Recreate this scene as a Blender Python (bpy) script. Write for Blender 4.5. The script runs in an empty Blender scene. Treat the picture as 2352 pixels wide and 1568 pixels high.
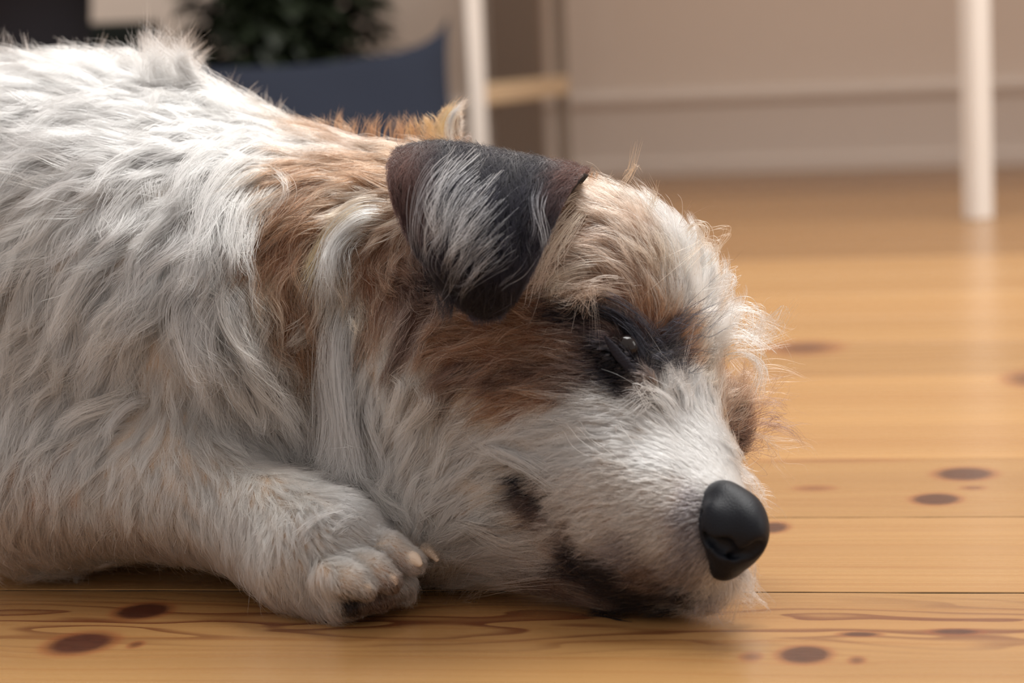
import bpy, math, random
import numpy as np
from mathutils import Vector, Matrix
from mathutils.bvhtree import BVHTree
from mathutils.kdtree import KDTree

rng = np.random.default_rng(7)
random.seed(7)
D = bpy.data
C = bpy.context.scene.collection
SC = bpy.context.scene

# ------------------------------------------------------------------ camera
IW, IH, FPX = 2352, 1568, 5553.0
CAM_H = 0.234
PITCH, ROLL = math.radians(7.6), math.radians(-2.45)
FW = np.array([0, math.cos(PITCH), -math.sin(PITCH)])
_u = np.array([0, math.sin(PITCH), math.cos(PITCH)])
_r = np.array([1.0, 0, 0])
RT = math.cos(ROLL) * _r + math.sin(ROLL) * _u
UP = -math.sin(ROLL) * _r + math.cos(ROLL) * _u
EYE = np.array([0, 0, CAM_H])
cd = D.cameras.new('camera')
cd.sensor_width = 36
cd.lens = 36 * FPX / IW
cd.clip_start = 0.05
cd.dof.use_dof = True
cd.dof.focus_distance = 0.985
cd.dof.aperture_fstop = 8.5
cam = D.objects.new('camera', cd)
m3 = Matrix([[RT[i], UP[i], -FW[i]] for i in range(3)])
cam.matrix_world = Matrix.Translation(Vector(EYE)) @ m3.to_4x4()
C.objects.link(cam)
SC.camera = cam

# ------------------------------------------------------------------ light
SC.view_settings.view_transform = 'Standard'
SC.view_settings.look = 'None'
SC.view_settings.gamma = 1
SC.view_settings.use_curve_mapping = False
SC.view_settings.exposure = 0.0
w = D.worlds.new('world')
SC.world = w
w.use_nodes = True
w.node_tree.nodes['Background'].inputs[0].default_value = (0.64, 0.57, 0.54, 1)
w.node_tree.nodes['Background'].inputs[1].default_value = 1.22


def area(name, loc, target, sx, sy, power, col):
    l = D.lights.new(name, 'AREA')
    l.shape = 'RECTANGLE'
    l.size, l.size_y = sx, sy
    l.energy = power
    l.color = col
    o = D.objects.new(name, l)
    o.location = loc
    o.rotation_euler = (Vector(target) - Vector(loc)).to_track_quat('-Z', 'Y').to_euler()
    C.objects.link(o)
    return o


area('window_light', (0.50, 1.85, 2.1), (-0.10, 1.05, 0.1), 1.1, 1.4, 63, (1.0, 0.985, 0.955))
area('side_window_light', (2.6, 1.2, 1.4), (0.5, 1.7, 0.0), 1.0, 1.2, 15, (1.0, 0.97, 0.92))

# cycles quality for hair
SC.cycles.max_bounces = 7
SC.cycles.use_adaptive_sampling = True
SC.cycles.adaptive_threshold = 0.035
SC.cycles.adaptive_min_samples = 16
SC.cycles.diffuse_bounces = 4
SC.cycles.glossy_bounces = 4
SC.cycles.transmission_bounces = 4
SC.cycles.transparent_max_bounces = 8
SC.cycles.use_denoising = True
try:
    SC.cycles_curves.shape = 'RIBBONS'
    SC.cycles_curves.subdivisions = 2
except Exception:
    pass


# ------------------------------------------------------------------ helpers
def ray(px, py):
    return FW + RT * (px - IW / 2) / FPX - UP * (py - IH / 2) / FPX


def P(px, py, Y):
    d = ray(px, py)
    return EYE + d * (Y / d[1])


def floor_pt(px, py, z=0.0):
    d = ray(px, py)
    return EYE + d * ((z - CAM_H) / d[2])


def to_px(p):
    q = np.asarray(p) - EYE
    dz = q @ FW
    return (q @ RT) / dz * FPX + IW / 2, IH / 2 - (q @ UP) / dz * FPX


def s2l(c):
    c = np.array(c, float) / 255.0
    return np.where(c <= 0.04045, c / 12.92, ((c + 0.055) / 1.055) ** 2.4)


def new_mat(name):
    m = D.materials.new(name)
    m.use_nodes = True
    return m, m.node_tree, m.node_tree.nodes['Principled BSDF']


def simple_mat(name, srgb, rough=0.5, bump=0.0, scale=200, spec=0.5, var=0.0):
    m, nt, b = new_mat(name)
    col = s2l(srgb)
    b.inputs['Base Color'].default_value = (*col, 1)
    b.inputs['Roughness'].default_value = rough
    b.inputs['Specular IOR Level'].default_value = spec
    tc = nt.nodes.new('ShaderNodeTexCoord')
    nz = nt.nodes.new('ShaderNodeTexNoise')
    nz.inputs['Scale'].default_value = scale
    nz.inputs['Detail'].default_value = 4
    nt.links.new(tc.outputs['Object'], nz.inputs['Vector'])
    if bump:
        bp = nt.nodes.new('ShaderNodeBump')
        bp.inputs['Strength'].default_value = bump
        bp.inputs['Distance'].default_value = 0.001
        nt.links.new(nz.outputs[0], bp.inputs['Height'])
        nt.links.new(bp.outputs[0], b.inputs['Normal'])
    if var:
        mx = nt.nodes.new('ShaderNodeMix')
        mx.data_type = 'RGBA'
        mx.inputs[6].default_value = (*(col * (1 - var)), 1)
        mx.inputs[7].default_value = (*np.minimum(col * (1 + var), 1), 1)
        nt.links.new(nz.outputs[0], mx.inputs[0])
        nt.links.new(mx.outputs[2], b.inputs['Base Color'])
    return m


def mesh_obj(name, V, F, mat=None, parent=None, smooth=True):
    me = D.meshes.new(name)
    me.from_pydata([tuple(map(float, v)) for v in V], [], [tuple(int(i) for i in f) for f in F])
    if smooth:
        me.polygons.foreach_set('use_smooth', [True] * len(me.polygons))
    me.update()
    o = D.objects.new(name, me)
    C.objects.link(o)
    if mat:
        me.materials.append(mat)
    if parent:
        o.parent = parent
        o.matrix_parent_inverse = parent.matrix_world.inverted() if parent.type == 'EMPTY' else Matrix()
        if parent.type == 'EMPTY':
            o.matrix_parent_inverse = Matrix.Translation(-parent.location)
    return o


def tag(o, label=None, cat=None, group=None, kind=None):
    if label: o['label'] = label
    if cat: o['category'] = cat
    if group: o['group'] = group
    if kind: o['kind'] = kind
    return o


def empty(name, loc):
    o = D.objects.new(name, None)
    o.location = loc
    o.empty_display_size = 0.02
    C.objects.link(o)
    return o


def box_vf(x0, x1, y0, y1, z0, z1):
    V = [(x0, y0, z0), (x1, y0, z0), (x1, y1, z0), (x0, y1, z0), (x0, y0, z1), (x1, y0, z1), (x1, y1, z1), (x0, y1, z1)]
    F = [(0, 3, 2, 1), (4, 5, 6, 7), (0, 1, 5, 4), (1, 2, 6, 5), (2, 3, 7, 6), (3, 0, 4, 7)]
    return V, F


def bevel(o, wd, seg=3):
    b = o.modifiers.new('bevel', 'BEVEL')
    b.width = wd
    b.segments = seg
    b.limit_method = 'ANGLE'


# ================================================================== ROOM
RA = math.radians(-11.0)           # the room turned against the camera
CA, SA = math.cos(RA), math.sin(RA)


def uv_of(p):
    return CA * p[0] + SA * p[1], -SA * p[0] + CA * p[1]


def xy_of(u, v):
    return CA * u - SA * v, SA * u + CA * v


V0, BW, VWALL = 0.9567, 0.1443, 3.488

# ---- floor: boards with real gaps, one mesh; local x along boards, y across
fm, nt, bs = new_mat('pine_boards')
N, L = nt.nodes.new, nt.links.new


def setin(n, i, v):
    if v is None:
        return
    if hasattr(v, 'is_output') or isinstance(v, bpy.types.NodeSocket):
        L(v, n.inputs[i])
    else:
        n.inputs[i].default_value = v


def M(op, a, b=None, c=None, clamp=False):
    n = N('ShaderNodeMath')
    n.operation = op
    n.use_clamp = clamp
    setin(n, 0, a); setin(n, 1, b); setin(n, 2, c)
    return n.outputs[0]


def mixc(f, a, b, mode='MIX'):
    n = N('ShaderNodeMix')
    n.data_type = 'RGBA'
    n.blend_type = mode
    setin(n, 0, f)
    for i, v in ((6, a), (7, b)):
        if isinstance(v, (tuple, list, np.ndarray)):
            n.inputs[i].default_value = (*v[:3], 1)
        else:
            L(v, n.inputs[i])
    return n.outputs[2]


def vec(x, y, z):
    n = N('ShaderNodeCombineXYZ')
    setin(n, 0, x); setin(n, 1, y); setin(n, 2, z)
    return n.outputs[0]


def noise(v, scale=1.0, detail=2.0, rough=0.5, dist=0.0):
    n = N('ShaderNodeTexNoise')
    L(v, n.inputs['Vector'])
    n.inputs['Scale'].default_value = scale
    n.inputs['Detail'].default_value = detail
    n.inputs['Roughness'].default_value = rough
    n.inputs['Distortion'].default_value = dist
    return n.outputs[0]


def sstep(x, a, b):
    n = N('ShaderNodeMapRange')
    n.interpolation_type = 'SMOOTHSTEP'
    setin(n, 0, x)
    n.inputs[1].default_value = a
    n.inputs[2].default_value = b
    return n.outputs[0]


tc = N('ShaderNodeTexCoord')
sp = N('ShaderNodeSeparateXYZ')
L(tc.outputs['Object'], sp.inputs[0])
U_, V_ = sp.outputs[0], sp.outputs[1]
idx = M('FLOOR', M('DIVIDE', M('SUBTRACT', V_, V0), BW))
wn = N('ShaderNodeTexWhiteNoise')
wn.noise_dimensions = '1D'
L(idx, wn.inputs['W'])
rnd = wn.outputs[0]
# knots: pixel where seen, radii in metres along/across
knots = [(328, 1403, .0092, .0110, .95), (185, 1477, .0110, .0140, .80), (1848, 1503, .0078, .0100, .95), (2150, 1146, .0092, .0110, .95),
         (2216, 1088, .0120, .0140, .85), (1776, 1211, .0060, .0100, .7), (1848, 799, .022, .030, .40), (1975, 1456, .0070, .0032, .6),
         (2195, 1450, .0085, .0040, .6), (2372, 870, .016, .030, .4), (1870, 1121, .010, .007, .25), (2235, 1120, .006, .005, .3), (1968, 1516, .0030, .0050, .35),
         (312, 1480, .003, .005, .35), (1725, 1508, .004, .006, .3), (1905, 1057, .040, .0035, .22)]
kn_sum, warp = None, None
for kx, ky, ru, rv, st in knots:
    fp = floor_pt(kx, ky)
    ku, kv = uv_of(fp)
    du = M('DIVIDE', M('SUBTRACT', U_, float(ku)), ru)
    dv = M('DIVIDE', M('SUBTRACT', V_, float(kv)), rv)
    r2 = M('ADD', M('MULTIPLY', du, du), M('MULTIPLY', dv, dv))
    e = M('MULTIPLY', M('EXPONENT', M('MULTIPLY', M('POWER', r2, 1.4), -0.8)), st)
    kn_sum = e if kn_sum is None else M('MAXIMUM', kn_sum, e)
    # grain bends round the knot
    r2b = M('ADD', M('MULTIPLY', M('MULTIPLY', du, du), 0.05), M('MULTIPLY', M('MULTIPLY', dv, dv), 0.20))
    wv = M('MULTIPLY', M('EXPONENT', M('MULTIPLY', r2b, -1.0)), M('MULTIPLY', dv, -rv * 0.55 * st))
    warp = wv if warp is None else M('ADD', warp, wv)
VW = M('ADD', V_, warp)
offs = M('MULTIPLY', rnd, 37.0)
# fine straight grain
g1 = noise(vec(M('MULTIPLY', U_, 1.1), M('MULTIPLY', VW, 160.0), offs), 1.0, 3, .6)
g2 = noise(vec(M('MULTIPLY', U_, 2.6), M('MULTIPLY', VW, 420.0), offs), 1.0, 2, .5)
# broad tone
g3 = noise(vec(M('MULTIPLY', U_, 0.8), M('MULTIPLY', VW, 22.0), offs), 1.0, 2, .5)
# flame grain (contours) strong in the foreground board's heart
vc = V0 - 0.052
hv = M('SUBTRACT', VW, vc)
lo = noise(vec(M('MULTIPLY', U_, 7.0), M('MULTIPLY', VW, 26.0), M('ADD', offs, 3.0)), 1.0, 2.0, .45)
fs = M('ADD', M('MULTIPLY', M('MULTIPLY', hv, hv), 900.0), M('MULTIPLY', lo, 4.0))
fs = M('ADD', fs, M('MULTIPLY', U_, 1.4))
fr = M('FRACT', M('MULTIPLY', fs, 1.7))
line = M('MULTIPLY', sstep(fr, 0.50, 0.90), M('SUBTRACT', 1.0, sstep(fr, 0.93, 0.99)))
band = M('EXPONENT', M('MULTIPLY', M('MULTIPLY', hv, hv), -900.0))
flame = M('MULTIPLY', line, band)
# other boards' dark streaks
st2 = noise(vec(M('MULTIPLY', U_, 3.0), M('MULTIPLY', VW, 75.0), M('ADD', offs, 11.0)), 1.0, 2.0, .5)
streak = sstep(st2, 0.60, 0.78)
base = mixc(g3, s2l((184, 138, 86)), s2l((222, 176, 114)))
base = mixc(M('MULTIPLY', sstep(g1, 0.50, 0.72), 0.33), base, s2l((176, 116, 58)))
base = mixc(M('MULTIPLY', sstep(g2, 0.52, 0.7), 0.16), base, s2l((168, 108, 55)))
base = mixc(M('MULTIPLY', streak, 0.42), base, s2l((164, 98, 52)))
base = mixc(M('MULTIPLY', flame, 0.92), base, s2l((112, 52, 34)))
base = mixc(M('MULTIPLY', band, 0.18), base, s2l((190, 118, 62)))
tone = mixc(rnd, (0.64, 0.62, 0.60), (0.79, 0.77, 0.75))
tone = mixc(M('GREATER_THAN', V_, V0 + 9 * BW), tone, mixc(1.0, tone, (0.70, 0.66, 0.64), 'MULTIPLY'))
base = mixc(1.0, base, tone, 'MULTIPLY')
kcol = mixc(noise(vec(M('MULTIPLY', U_, 160.), M('MULTIPLY', V_, 320.), 0.0), 1.0, 2, .5), s2l((36, 18, 19)), s2l((86, 42, 30)))
ksoft = sstep(kn_sum, 0.04, 0.55)
base = mixc(M('MULTIPLY', sstep(kn_sum, 0.0, 0.16), 0.45), base, s2l((150, 80, 45)))
base = mixc(M('MULTIPLY', ksoft, 0.92), base, kcol)
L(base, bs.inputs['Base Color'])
bs.inputs['Roughness'].default_value = 0.23
bs.inputs['Specular IOR Level'].default_value = 0.5
bp = N('ShaderNodeBump')
bp.inputs['Strength'].default_value = 0.10
bp.inputs['Distance'].default_value = 0.0006
L(g1, bp.inputs['Height'])
L(bp.outputs[0], bs.inputs['Normal'])
L(M('ADD', 0.22, M('MULTIPLY', g1, 0.10)), bs.inputs['Roughness'])

FV, FF = [], []


def add_box(Vs, Fs, *a):
    v, f = box_vf(*a)
    n = len(Vs)
    Vs += v
    Fs += [tuple(i + n for i in q) for q in f]


for i in range(-6, 19):
    va, vb = V0 + BW * i, V0 + BW * (i + 1)
    ga = {0: .0011, 1: .0008}.get(i, .0004)
    gb = {0: .0011, 1: .0008}.get(i + 1, .0004)
    # edges cut into short wavy spans so the gap reads worn
    us = np.concatenate([[-2.6], np.arange(-0.6, 1.0, 0.012), [3.2]])
    n0 = len(FV)
    for u in us:
        near = -0.6 <= u <= 1.0
        ja = (rng.normal() * .00018) if near else 0
        jb = (rng.normal() * .00018) if near else 0
        FV += [(u, va + ga + ja, -0.02), (u, va + ga + ja, -0.0003), (u, va + ga + ja + .0003, 0.0), (u, vb - gb + jb - .0003, 0.0), (u, vb - gb + jb, -0.0003), (u, vb - gb + jb, -0.02)]
    for k in range(len(us) - 1):
        a = n0 + 6 * k
        for j in range(5):
            FF.append((a + j, a + j + 6, a + j + 7, a + j + 1))
add_box(FV, FF, -2.6, 3.2, V0 - 6 * BW, V0 + 19 * BW, -0.022, -0.008)
floor = mesh_obj('floor', FV, FF, fm, smooth=False)
floor.data.materials.append(simple_mat('gap_dirt', (26, 20, 18), .9))
for pl in floor.data.polygons:
    if pl.center.z < -0.0004:
        pl.material_index = 1
floor.rotation_euler = (0, 0, RA)
tag(floor, kind='structure')

# ---- wall, baseboard
wall_m = simple_mat('wall_paint', (216, 202, 188), .75, .15, 60, .2, .02)
trim_m = simple_mat('baseboard_paint', (214, 202, 190), .5, .05, 60, .3, .01)
shade_strip_m = simple_mat('shade_strip_tone', (134, 118, 104), .6, .05, 60, .3, .02)  # darker tone for the wall strip, stands in for shade


def room_box(name, u0, u1, v0, v1, z0, z1, mat, kind='structure', bev=0):
    V, F = box_vf(u0, u1, v0, v1, z0, z1)
    o = mesh_obj(name, V, F, mat, smooth=False)
    o.rotation_euler = (0, 0, RA)
    tag(o, kind=kind)
    if bev:
        bevel(o, bev)
    return o


room_box('wall_back', -2.6, 3.2, VWALL, VWALL + .1, -0.02, 2.6, wall_m)
# baseboard profile with moulded top
bb_prof = [(0.0, 0.0), (0.020, 0.0), (0.020, 0.018), (0.012, 0.026), (0.012, 0.098), (0.020, 0.104), (0.022, 0.112), (0.014, 0.118), (0.006, 0.124), (0.0, 0.124)]
V, F = [], []
for u in (-2.6, 3.2):
    for dx, z in bb_prof:
        V.append((u, VWALL - dx, z))
n = len(bb_prof)
for k in range(n):
    F.append((k, (k + 1) % n, n + (k + 1) % n, n + k))
bb = mesh_obj('baseboard_back', V, F, trim_m, smooth=False)
bb.rotation_euler = (0, 0, RA)
tag(bb, kind='structure')

# dark strip on the wall: painted shade behind the near-left leg
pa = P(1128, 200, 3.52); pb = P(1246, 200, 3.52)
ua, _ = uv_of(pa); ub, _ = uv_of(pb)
room_box('shade_strip_1', ua, ub, VWALL - .034, VWALL + .01, 0.0, 2.3, shade_strip_m, bev=.002)

# ---- white table
white_m = simple_mat('white_lacquer', (236, 230, 222), .28, 0, 60, .5)
A = floor_pt(2247, 503)
B = np.array([P(1100, 340, 3.08)[0], 3.08, 0])
Cc = np.array([P(1290, 190, 3.36)[0], 3.36, 0])
Dd = A + (Cc - B) * 1.0 + np.array([0.55, 0.10, 0])
table = empty('table', (float(A[0]), float(A[1]), 0))
tag(table, 'white side table on slim square legs with one low stretcher', 'table')


def leg_box(name, p, wd, z1, rot, mat, par):
    V, F = box_vf(-wd / 2, wd / 2, -wd / 2, wd / 2, 0, z1)
    c, s = math.cos(rot), math.sin(rot)
    V = [(p[0] + c * x - s * y, p[1] + s * x + c * y, z) for x, y, z in V]
    o = mesh_obj(name, V, F, mat, par, smooth=False)
    bevel(o, .002)
    return o


leg_box('leg', A, .024, .70, math.radians(24), white_m, table)
leg_box('leg', B, .021, .70, math.radians(8), white_m, table)
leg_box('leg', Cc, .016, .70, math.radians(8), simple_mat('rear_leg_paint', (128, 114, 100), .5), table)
leg_box('leg', Dd, .037, .70, math.radians(24), white_m, table)


def bar(name, a, b, wd, ht, mat, par):
    a, b = np.array(a, float), np.array(b, float)
    d = (b - a) / np.linalg.norm(b - a)
    s = np.cross(d, [0, 0, 1]); s /= np.linalg.norm(s)
    u = np.cross(s, d)
    V = []
    for p in (a, b):
        for i, j in ((-1, -1), (1, -1), (1, 1), (-1, 1)):
            V.append(p + s * i * wd / 2 + u * j * ht / 2)
    F = [(0, 3, 2, 1), (4, 5, 6, 7), (0, 1, 5, 4), (1, 2, 6, 5), (2, 3, 7, 6), (3, 0, 4, 7)]
    o = mesh_obj(name, V, F, mat, par, smooth=False)
    bevel(o, .002)
    return o


zs = P(1110, 218, 3.08)[2]
bar('stretcher', (B[0], B[1], zs), (Cc[0], Cc[1], zs), .022, .026, simple_mat('pale_wood', (205, 180, 146), .4), table)
# table top above the frame
tv = [A, B, Cc, Dd]
cen = sum(tv) / 4
top = [cen + (p - cen) * 1.06 for p in (A, Dd, Cc, B)]
V = [(p[0], p[1], .70) for p in top] + [(p[0], p[1], .725) for p in top]
F = [(0, 3, 2, 1), (4, 5, 6, 7), (0, 1, 5, 4), (1, 2, 6, 5), (2, 3, 7, 6), (3, 0, 4, 7)]
bevel(mesh_obj('tabletop', V, F, white_m, table, smooth=False), .003)

# ---- navy cushion with a pointed corner, leaning on the wall side
navy = simple_mat('navy_fabric', (46, 51, 63), .9, .4, 400, .1, .15)
cY = 2.95


def cushion(name, corners, thick, mat, label, cat, sag=0.16):
    # corners bl, br, tr, tl as 3-D points
    bl, br, tr, tl = [np.array(c, float) for c in corners]
    nrm = np.cross(br - bl, tl - bl); nrm /= np.linalg.norm(nrm)
    n = 36
    V, F = [], []
    for side in (1, -1):
        for j in range(n + 1):
            for i in range(n + 1):
                s, t = i / n, j / n
                a, b = 2 * s - 1, 2 * t - 1
                # edges pulled in between the corners
                a2 = a * (1 - .04 * (1 - b * b))
                b2 = b * (1 - sag * (1 - a * a) ** .75 * abs(b) ** 1.5) if b > 0 else b
                ss, tt = (a2 + 1) / 2, (b2 + 1) / 2
                p = (bl * (1 - ss) + br * ss) * (1 - tt) + (tl * (1 - ss) + tr * ss) * tt
                h = thick * ((1 - a ** 4) * (1 - b ** 4)) ** 0.6
                V.append(p - side * nrm * h * (1 + .06 * math.sin(7 * a + 3 * b)))
    m = (n + 1) ** 2
    for sd in (0, 1):
        for j in range(n):
            for i in range(n):
                q = [sd * m + j * (n + 1) + i, sd * m + j * (n + 1) + i + 1, sd * m + (j + 1) * (n + 1) + i + 1, sd * m + (j + 1) * (n + 1) + i]
                F.append(q if sd == 0 else q[::-1])
    o = mesh_obj(name, V, F, mat)
    tag(o, label, cat)
    return o


c_tr = P(1030, 40, cY + .12); c_tl = P(-150, 60, cY + .12)
c_br = np.array([P(1085, 300, cY)[0], cY - .02, 0.004]); c_bl = np.array([P(-200, 300, cY)[0], cY - .02, 0.004])
cushion('cushion', [c_bl, c_br, c_tr, c_tl], .05, navy, 'navy blue square cushion with pointed corner standing on the floor', 'cushion', .98)

# ---- dark foliage plant behind the cushion
leaf_m = simple_mat('dark_leaf', (34, 42, 26), .5, 0, 30, .4, .35)
pot_m = simple_mat('dark_pot', (48, 46, 48), .5)
ppos = np.array([P(655, 100, 3.30)[0], 3.30, 0])
plant = empty('potted_plant', (float(ppos[0]), float(ppos[1]), 0))
tag(plant, 'dark green bushy houseplant in a pot behind the navy cushion', 'plant')
V, F = [], []
prof = [(0.0, 0), (.07, 0), (.085, .11), (.092, .11), (.092, .125), (.078, .125), (.072, .105), (0, .105)]
ns = 32
for r, z in prof:
    for k in range(ns):
        a = 2 * math.pi * k / ns
        V.append((ppos[0] + r * math.cos(a), ppos[1] + r * math.sin(a), z))
for j in range(len(prof) - 1):
    for k in range(ns):
        F.append((j * ns + k, j * ns + (k + 1) % ns, (j + 1) * ns + (k + 1) % ns, (j + 1) * ns + k))
mesh_obj('pot', V, F, pot_m, plant)
V, F = [], []
for k in range(2000):
    a = random.uniform(0, 2 * math.pi)
    rr = .125 * random.uniform(0, 1) ** .6
    z = random.uniform(.10, .46)
    c = np.array([ppos[0] + rr * math.cos(a), ppos[1] + rr * math.sin(a) * .7, z])
    d = np.array([math.cos(a), math.sin(a), random.uniform(-.6, .7)]); d /= np.linalg.norm(d)
    s = np.cross(d, [0, 0, 1]); s /= np.linalg.norm(s)
    u = np.cross(s, d)
    ln, wd = random.uniform(.03, .05), random.uniform(.010, .018)
    n0 = len(V)
    for t, ww, dr in ((0, .15, 0), (.25, .8, .05), (.5, 1, .0), (.75, .7, -.1), (1, .02, -.28)):
        for q in (-1, 0, 1):
            V.append(c + d * ln * t + s * wd * ww * q + u * (ln * dr + abs(q) * wd * .3 * ww))
    for j in range(4):
        for q in (0, 1):
            F.append((n0 + j * 3 + q, n0 + j * 3 + q + 1, n0 + j * 3 + q + 4, n0 + j * 3 + q + 3))
mesh_obj('foliage', V, F, leaf_m, plant)
V, F = [], []
for k in range(7):
    a = k * .9
    x, y = ppos[0] + .02 * math.cos(a), ppos[1] + .02 * math.sin(a)
    n0 = len(V)
    for z, e in ((.10, 0), (.25, .02), (.42, .05)):
        for q in range(6):
            V.append((x + e * math.cos(a) + .004 * math.cos(q), y + e * math.sin(a) + .004 * math.sin(q), z))
    for j in range(2):
        for q in range(6):
            F.append((n0 + j * 6 + q, n0 + j * 6 + (q + 1) % 6, n0 + (j + 1) * 6 + (q + 1) % 6, n0 + (j + 1) * 6 + q))
mesh_obj('stem', V, F, leaf_m, plant)

# ---- dark basket at far left
bk = np.array([P(-60, 40, 3.0)[0], 3.06, 0])
dark_m = simple_mat('dark_wicker', (40, 38, 42), .8, .5, 300, .2, .2)
V, F = [], []
bprof = [(0, 0), (.085, 0), (.105, .20), (.112, .30), (.118, .305), (.118, .32), (.106, .32), (.10, .30), (.09, .02), (0, .02)]
for r, z in bprof:
    for k in range(40):
        a = 2 * math.pi * k / 40
        rr = r * (1 + (.012 * math.sin(20 * a) if r > 0 else 0))
        V.append((bk[0] + rr * math.cos(a), bk[1] + rr * math.sin(a) + .14, z))
for j in range(len(bprof) - 1):
    for k in range(40):
        F.append((j * 40 + k, j * 40 + (k + 1) % 40, (j + 1) * 40 + (k + 1) % 40, (j + 1) * 40 + k))
tag(mesh_obj('basket', V, F, dark_m), 'dark round basket standing on the floor left of the plant', 'basket')

# ---- low dark box between the basket and the plant
bx0, bx1 = P(165, 60, 3.35)[0], P(348, 60, 3.35)[0]
box_root = empty('storage_box', (float((bx0 + bx1) / 2), 3.38, 0))
tag(box_root, 'dark green low storage box with a lid beside the bushy plant', 'box')
box_m = simple_mat('dark_green_card', (34, 38, 34), .7, .2, 200, .2, .1)
V, F = box_vf(bx0 + .004, bx1 - .004, 3.33, 3.44, 0, .222)
bevel(mesh_obj('box_body', V, F, box_m, box_root, smooth=False), .003)
V, F = box_vf(bx0, bx1, 3.326, 3.444, .222, .252)
bevel(mesh_obj('lid', V, F, box_m, box_root, smooth=False), .004)
# ================================================================== DOG
# ---- signed distance body ------------------------------------------------
def nrm(v):
    return v / np.maximum(np.linalg.norm(v, axis=-1, keepdims=True), 1e-9)


def sd_cone(p, a, b, ra, rb):
    a = np.asarray(a, np.float32); b = np.asarray(b, np.float32)
    d = b - a
    t = np.clip(((p - a) @ d) / (d @ d), 0, 1)
    q = p - a - t[..., None] * d
    return np.sqrt((q * q).sum(-1)) - (ra + (rb - ra) * t)


def rotm(rx, ry, rz):
    return np.array((Matrix.Rotation(math.radians(rz), 3, 'Z') @ Matrix.Rotation(math.radians(ry), 3, 'Y') @ Matrix.Rotation(math.radians(rx), 3, 'X')), np.float32)


def sd_ell(p, c, r, R=None):
    q = p - np.asarray(c, np.float32)
    if R is not None:
        q = q @ R            # world -> local (R columns are local axes)
    r = np.asarray(r, np.float32)
    k0 = np.sqrt(((q / r) ** 2).sum(-1))
    k1 = np.sqrt(((q / (r * r)) ** 2).sum(-1))
    return np.where(k1 > 1e-9, k0 * (k0 - 1) / np.maximum(k1, 1e-9), -r.min())


def smin(a, b, k):
    h = np.maximum(k - np.abs(a - b), 0) / k
    return np.minimum(a, b) - h * h * k * 0.25


def smax(a, b, k):
    return -smin(-a, -b, k)


def CO(px, py, Y, px2, py2, Y2, ra, rb):
    return ('c', P(px, py, Y), P(px2, py2, Y2), ra, rb)


def EL(px, py, Y, rx, ry, rz, rot=(0, 0, 0)):
    return ('e', P(px, py, Y), (rx, ry, rz), rotm(*rot))


PR = [
    # trunk, back, neck
    (CO(-650, 652, 1.20, 120, 702, 1.135, .105, .103), .03),
    (CO(120, 674, 1.135, 430, 714, 1.115, .098, .089), .03),
    (CO(430, 705, 1.110, 780, 760, 1.075, .087, .074), .03),
    (EL(300, 820, 1.055, .070, .045, .070), .04),           # shoulder
    (EL(560, 880, 1.05, .055, .050, .065), .04),           # chest
    (CO(780, 720, 1.075, 1060, 700, 1.05, .066, .058), .03),
    # head
    (EL(1250, 735, 1.000, .058, .050, .056, (0, 18, 0)), .03),      # cranium
    (EL(1455, 700, .995, .024, .030, .030), .03),                # brow mass
    (EL(1535, 760, 1.005, .014, .024, .022), .02),
    (EL(1130, 900, .985, .044, .036, .042), .03),                # cheek muscle
    (CO(1290, 900, .975, 1420, 960, .955, .034, .026), .03),      # under the eye
    (CO(1320, 1080, .960, 1480, 1185, .928, .037, .029), .02),    # muzzle
    (CO(1480, 1185, .928, 1590, 1230, .908, .029, .0205), .015),
    (CO(1530, 920, .980, 1592, 1060, .945, .018, .0130), .015),   # bridge
    (CO(1592, 1060, .945, 1640, 1165, .912, .0130, .0110), .01),
    (CO(1080, 1150, .975, 1420, 1275, .945, .031, .021), .02),    # lower jaw
    (CO(1420, 1275, .945, 1610, 1325, .915, .020, .0125), .012),
    (EL(1645, 970, .995, .011, .016, .015), .012),                # far brow / cheek
    (EL(1000, 1080, 1.020, .055, .045, .050), .03),                # throat
    (CO(1388, 775, .9375, 1478, 880, .933, .0034, .0030), .006),   # lower lid ridge
    # near foreleg
    (EL(110, 1080, 1.040, .055, .038, .040), .03),                # elbow / upper arm
    (CO(60, 1140, 1.020, 420, 1120, 1.000, .028, .025), .02),
    (CO(420, 1120, 1.000, 660, 1225, .968, .0245, .020), .015),
    (CO(660, 1225, .968, 770, 1265, .950, .020, .0195), .015),
    (EL(765, 1255, .950, .020, .018, .0180, (0, 25, 0)), .010),    # paw
    (CO(690, 1290, .948, 750, 1345, .940, .016, .010), .012),
    # toes
    (CO(840, 1214, .962, 928, 1226, .957, .0064, .0058), .003),
    (CO(928, 1226, .957, 980, 1262, .954, .0058, .0042), .0015),
    (CO(822, 1254, .945, 895, 1264, .939, .0070, .0064), .003),
    (CO(895, 1264, .939, 946, 1290, .936, .0064, .0044), .0015),
    (CO(795, 1300, .932, 858, 1312, .926, .0070, .0062), .003),
    (CO(858, 1312, .926, 896, 1334, .924, .0062, .0040), .0015),
    (CO(758, 1322, .926, 806, 1334, .918, .0066, .0058), .003),
    (CO(806, 1334, .918, 838, 1352, .917, .0058, .0038), .0015),
    # pads underneath
    (EL(905, 1345, .943, .0080, .008, .0065), .003),
    (EL(862, 1362, .934, .0078, .008, .0065), .003),
    (EL(800, 1372, .930, .0095, .010, .0070), .003),
    # far foreleg tucked under the chest
    (CO(560, 1140, 1.07, 900, 1150, 1.06, .030, .026), .03),
]
PR32 = []
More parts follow.
